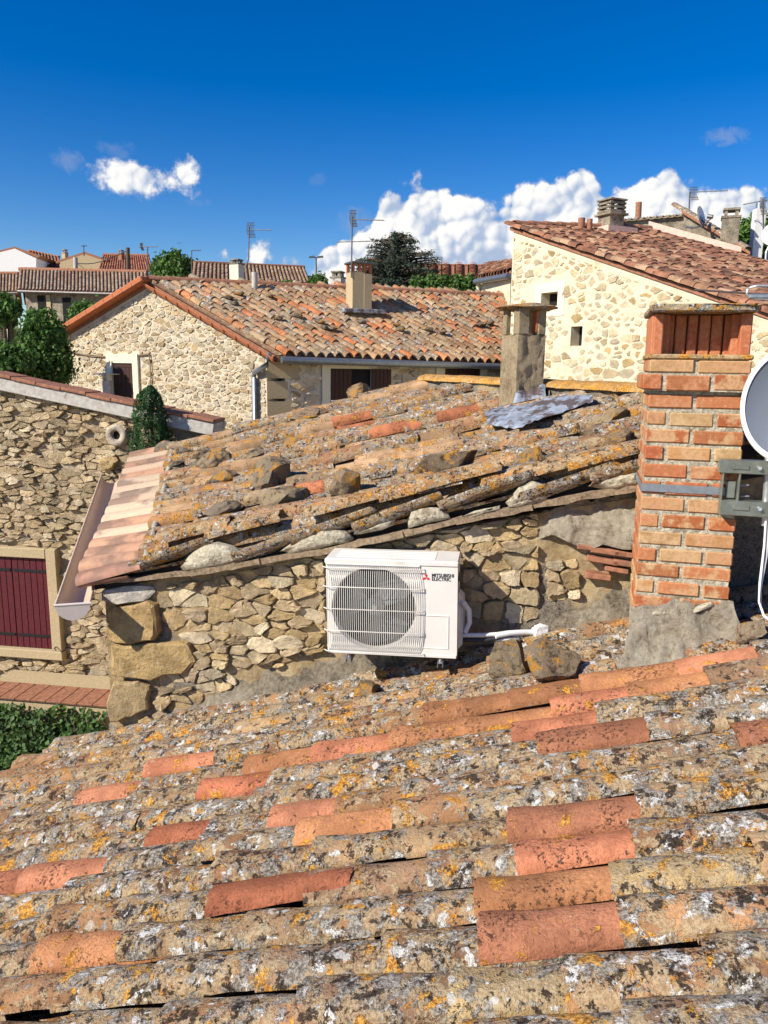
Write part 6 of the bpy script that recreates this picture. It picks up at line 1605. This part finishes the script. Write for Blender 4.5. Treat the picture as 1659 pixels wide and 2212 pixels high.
# ------------------------------------------------------------------ houses of the village behind
def far_house(label, eL, eR, rL, rR, d, run, wallm, cols, ncol, seed, dR=None, gz=None, name='house', roofm='clay_dull', gableL=False, win=(), mono=False, agef=(.3, .7), bodyw=.3):
    """eave and ridge ends in pixels; eave at distance d (dR at its right end), ridge run metres behind"""
    dR = d if dR is None else dR
    E0, E1 = dep(*eL, d), dep(*eR, dR); R0, R1_ = dep(*rL, d + run), dep(*rR, dR + run)
    g = ground_z(0, d) if gz is None else gz
    t = thing(name, label, 'house', V(((E0.x + E1.x) / 2, (E0.y + E1.y) / 2, g)))
    B0, B1 = V((2 * R0.x - E0.x, 2 * R0.y - E0.y, E0.z)), V((2 * R1_.x - E1.x, 2 * R1_.y - E1.y, E1.z))
    ins = bodyw
    ex = (E1 - E0).normalized(); by = (R0 - E0); by.z = 0; by.normalize()
    c0, c1, c2, c3 = E0 + ex * ins + by * ins, E1 - ex * ins + by * ins, B1 - ex * ins - by * ins, B0 + ex * ins - by * ins
    b = MB(); lo = g - 1.0
    b.hexa([V((p.x, p.y, lo)) for p in (c0, c1, c2, c3)] + [V((p.x, p.y, p.z - .05)) for p in (c0, c1, c2, c3)])
    for a, r, e in ((c0, R0 + ex * ins, c3), (c1, R1_ - ex * ins, c2)):
        b.prism([V((a.x, a.y, a.z - .06)), V((r.x, r.y, r.z - .12)), V((e.x, e.y, e.z - .06))], ex * (.05 if a is c0 else -.05))
    body = b.build('walls', M[wallm], t)
    b = MB()
    b.hexa([p - Z * .10 for p in (E0, E1, R1_, R0)] + [E0, E1, R1_, R0]); b.hexa([p - Z * .11 for p in (R0, R1_, B1, B0)] + [p - Z * .01 for p in (R0, R1_, B1, B0)])
    rf_ = b.build('roof', M[roofm], t)
    rd = random.Random(seed); rest = MB()
    for i in range(ncol):
        f = (i + .5) / ncol; a, e = lerp(E0, E1, f), lerp(R0, R1_, f); wv = (E1 - E0).length / ncol * .40; n = 9
        for k in range(n):
            p, q = lerp(a, e, k / n), lerp(a, e, (k + 1.08) / n); c = rd.choice(cols); v = rd.uniform(.75, 1.15); rest.cur = (c[0] * v, c[1] * v, c[2] * v, rd.uniform(*agef))
            rest.grid([[pt + ex * (-math.cos(math.pi * m_ / 4) * wv * w2) + Z * (math.sin(math.pi * m_ / 4) * wv * .8 * w2 + .01) for m_ in range(5)] for pt, w2 in ((p, 1.0), (q, .82))])
    tag(rest.build('tiles', M['tile_far_a'], rf_, attr=True), kind='stuff')
    b = MB(); b.tube([R0 + Z * .03, R1_ + Z * .03], .09, 6); b.build('ridge_caps', M[roofm], rf_)
    b = MB(); b.tube([E0 - by * .06 - Z * .06, E1 - by * .06 - Z * .06], .06, 6); b.build('gutter', M['dark_metal'], t)
    fN = V((by.x * -1, by.y * -1, 0)); O_ = V((c0.x, c0.y, 0)); ffr = GFrame(O_, V((ex.x, ex.y, 0)).normalized(), fN)
    for (xa, ya, xb, yb, wm) in win:
        a, e = ffr.uv(xa, ya), ffr.uv(xb, yb); b = MB(); fbox(b, ffr, a[0], e[0], e[1], a[1], -.05, .05, .0); b.build('window' if wm == 'void' else 'shutter', M[wm], t)
    return t
DK = [(.30, .22, .15), (.36, .27, .18), (.26, .18, .13), (.42, .33, .23), (.33, .20, .13)]
RD3 = [(.42, .16, .09), (.36, .14, .08), (.46, .20, .12)]
TN = [(.42, .30, .19), (.36, .25, .16), (.48, .35, .23), (.34, .21, .13)]
far_house('long house with dark grey brown ribbed roof behind the cream gable', (38, 626), (322, 634), (42, 583), (318, 589), 30, 3.2, 'cement', DK, 36, 901, dR=29, win=((92, 640, 118, 690, 'void'), (119, 640, 135, 690, 'render_tan'), (168, 648, 195, 700, 'void')), agef=(.4, .8))  # grey cement walls: the stone's shade is put into this grey
far_house('low reddish roof house at the far left edge', (-60, 632), (38, 630), (-60, 592), (40, 592), 33, 3.2, 'pointing2', TN, 14, 902)
far_house('white rendered house with tile roof on the skyline at the left', (58, 566), (136, 582), (62, 542), (128, 556), 52, 5, 'render_white', RD3, 10, 903, dR=50)
wh = dep(0, 560, 51); b = MB(); p0, p1, p2, p3, p4 = dep(-60, 596, 49), dep(78, 596, 49), dep(78, 556, 49), dep(32, 537, 49), dep(-60, 560, 49)
wt2 = thing('house', 'white gable wall of the skyline house at the left edge', 'house', dep(0, 596, 49)); b.prism([p0, p1, p2, p3, p4], V((-.5, 7, 0))); b.build('walls', M['render_white'], wt2)
b = MB(); b.prism([p2 - Z * .05, p3 + Z * .0, p3 + Z * .12, p2 + Z * .1 + V((.3, 0, 0))], V((-.5, 7, 0))); b.prism([p3, p4, p4 + Z * .12, p3 + Z * .12], V((-.5, 7, 0))); b.build('roof', M['clay_dull'], wt2)
# beige gable house
g0, g1, g2, g3, g4 = dep(128, 596, 46), dep(222, 596, 46), dep(222, 562, 46), dep(183, 549, 46), dep(130, 566, 46)
bh = thing('house', 'beige rendered gable house between white house and red roof', 'house', dep(175, 596, 46)); b = MB(); b.prism([g0, g1, g2, g3, g4], V((.3, 7, 0))); b.build('walls', M['render_tan'], bh)
b = MB(); b.prism([g3, g2 + V((.25, 0, -.08)), g2 + V((.25, 0, .05)), g3 + Z * .14], V((.3, 7, 0)) ); b.prism([g4 - V((.25, 0, .08)), g3, g3 + Z * .14, g4 + V((-.25, 0, .05))], V((.3, 7, 0))); b.build('roof', M['clay_dull'], bh)
far_house('house with bright brick red roof under the dark pole', (212, 582), (332, 584), (222, 551), (322, 553), 44, 4.5, 'render_cream', RD3, 22, 904, agef=(.05, .3))
far_house('brown ribbed roof house behind the ridge with a pale chimney', (413, 606), (672, 612), (418, 568), (658, 578), 36, 3.6, 'pointing', TN, 30, 905, dR=39, agef=(.3, .6))
far_house('long low building with grey brown facade right of the cedar', (890, 600), (1180, 604), (890, 572), (1180, 576), 60, 3.0, 'render_tan', RD3, 10, 906, roofm='clay_dull', agef=(.05, .3))
far_house('red house mostly hidden behind the cedar', (780, 620), (900, 622), (795, 560), (890, 560), 55, 6, 'clay_dull', RD3, 12, 907)
def simple_chimney(label, x, yb, yt, wpx, d, mat='render_tan', nm='chimney'):
    boxchim(label, x, yb, yt, wpx, d, mat)
simple_chimney('pale rendered chimney on the brown ribbed roof', 512, 608, 572, 22, 36.5, 'render_cream')
simple_chimney('yellowish chimney of the beige gable house', 142, 575, 548, 9, 48)
simple_chimney('low twin chimney peeping over the ridge left of the double chimney', 730, 628, 602, 24, 27, 'render_grey')
simple_chimney('tiny chimney on the brick red roof', 262, 553, 549, 9, 47, 'clay_dull')
aerial('grid aerial leaning over the brown ribbed roof', [(530, 578), (537, 560), (538, 490)], 36.3, [(540, 496, 587, 497)], [7], reflector=(543, 497, 14, 16), r=.03)
aerial('thin aerial on the brick red roof house beside the dark pole', [(319, 600), (319, 532)], 42, [(300, 533, 342, 533)], [6], reflector=(307, 533, 5, 8), r=.03)
aerial('small aerial above the beige gable', [(181, 552), (181, 530)], 46, [(176, 531, 187, 531)], [3], r=.03)
aerial('thin aerial at the left end of the brown ribbed roof', [(414, 600), (414, 541)], 37, [(414, 541, 434, 541)], [4], r=.025)
# poles and wires
p = dep(163, 600, 34); t = thing('utility_pole', 'pale concrete post rising from the dark ribbed roof', 'pole', p); b = MB(); b.tube([p - Z * .5, dep(163, 556, 34)], .10, 8); b.build('post', M['render_grey'], t)
p = dep(276, 600, 35); t = thing('utility_pole', 'dark wooden pole carrying a wire in front of the red roof', 'pole', p); b = MB(); b.tube([p - Z * .5, dep(276, 535, 35)], .09, 8); b.build('post', M['bark'], t)
b = MB(); a, e = dep(276, 541, 35), dep(150, 566, 48); b.tube([lerp(a, e, k / 8) - Z * .3 * math.sin(math.pi * k / 8) for k in range(9)], .022, 4); b.build('wire', M['iron'], t)
p = dep(683, 600, 50); t = thing('street_lamp', 'twin headed street lamp on the skyline left of the double chimney', 'lamp', p); b = MB(); b.tube([p - Z * .5, dep(683, 556, 50)], .05, 6); b.build('post', M['dark_metal'], t)
for x in (674, 692):
    b = MB(); q = dep(x, 555, 50); b.box(q, V((.18, 0, .02)), V((0, .1, 0)), V((0, 0, .05))); b.tube([dep(683, 557, 50), q], .03, 5); b.build('lamp_head', M['dark_metal'], t)

# ------------------------------------------------------------------ trees
def tr(label, x, ytop, ybot, wpx, d, mat, seed, nclump, nleaf, size, name='tree', cat='tree', depth=None, crown_c=None, shell=.35, cr=.34, aspect=.6):
    top = dep(x, ytop, d); g = ground_z(0, d); m = d / F; rx = wpx * m / 2; rz = (ybot - ytop) * m / 2; c = top.z - rz
    base = V((top.x, d, min(g, c - rz * .8))); h = (top.z - base.z)
    return tree(name, label, cat, base, h, rx, rx if depth is None else depth, rz, nclump, nleaf, size, M[mat], seed, None, .10 + h * .012, (c - base.z) / h, cr, shell, aspect=aspect)
tr('big leafy shrub beside the cream gable above the stone coping', 92, 672, 850, 92, 14.5, 'leaf', 1001, 240, 60, .045, 'shrub', 'shrub')
tr('leafy shrub at the far left edge in front of the dark roofed house', 0, 640, 700, 66, 16.5, 'leaf', 1002, 80, 60, .055, 'shrub', 'shrub')
tr('low green shrub in the left corner just above the coping', 18, 750, 850, 96, 13.5, 'leaf', 1006, 120, 60, .048, 'shrub', 'shrub')
tr('round bush between the dark roofed house and the gable slope', 190, 654, 716, 66, 22.5, 'leaf', 1003, 120, 60, .06, 'bush', 'bush')
tr('rounded dark tree left of the brown ribbed roof', 373, 548, 640, 82, 42, 'leaf', 1004, 150, 60, .12, 'tree')
tr('green tree behind the white flue at the right edge', 1650, 470, 560, 110, 27, 'leaf', 1005, 120, 60, .08, 'tree')
for k, (x, yt, w_) in enumerate(((905, 600, 36), (932, 597, 36), (958, 596, 36), (986, 598, 36), (1012, 600, 38), (1040, 604, 36))):
    tr('clipped green hedge tree, number %d from the cedar in the row' % (k + 1) if False else ['first', 'second', 'third', 'fourth', 'fifth', 'sixth'][k] + ' hedge conifer from the cedar in the green row', x, yt, 660, w_, 32, 'leaf', 1010 + k, 60, 60, .075, 'hedge_tree', 'tree', shell=.2, cr=.5)
tr('dark bushes on the ridge left of the double chimney', 690, 598, 650, 50, 30, 'leaf', 1020, 50, 60, .08, 'bush', 'bush')
tr('low dark bush right of the pale chimney on the skyline', 625, 604, 650, 60, 31, 'leaf', 1021, 40, 60, .08, 'bush', 'bush')
# cedar with layered boughs
d = 40.0; m = d / F; top = dep(858, 503, d); g = ground_z(0, d); base = V((top.x, d, g - .3)); cd_ = thing('cedar_tree', 'broad dark blue green cedar behind the middle house', 'tree', base)
rd = random.Random(1030); b = MB(); b.tube([base, V((top.x, d, top.z - .2))], [.32, .05], 8); pts = []
Hc = top.z - dep(858, 645, d).z
for lv in range(26):
    f = lv / 25; z = top.z - .12 - f * Hc * .97; R = (92 * m) * min(1, (.16 + 1.2 * f ** .62)) * (1 if f < .8 else 1 - (f - .8) * .7)
    nb_ = 5 + int(f * 7)
    for k in range(nb_):
        a = 6.28 * (k + rd.random() * .8) / nb_; L = R * rd.uniform(.62, 1.12); dz = L * rd.uniform(-.05, .22); o = V((top.x, d, z))
        tip = o + V((math.cos(a) * L, math.sin(a) * L, dz)); b.tube([o, lerp(o, tip, .5) + Z * .06, tip], [.07, .045, .012], 4, False)
        for _ in range(int(26 + L * 34)):
            q = rd.random() ** .7; w_ = (.28 * (1 - q) + .12) * L * .55; pts.append((lerp(o, tip, .15 + .9 * q) + V((rd.gauss(0, w_ * .6), rd.gauss(0, w_ * .6), rd.gauss(.04, .06) - abs(rd.gauss(0, .05)))), V((math.cos(a) * .5, math.sin(a) * .5, .8))))
b.build('trunk', M['bark'], cd_); b = MB(); leaves(b, pts, .085, rd, .28, .5, (.45, 1.4)); b.build('crown', M['cedar'], cd_, attr=True)
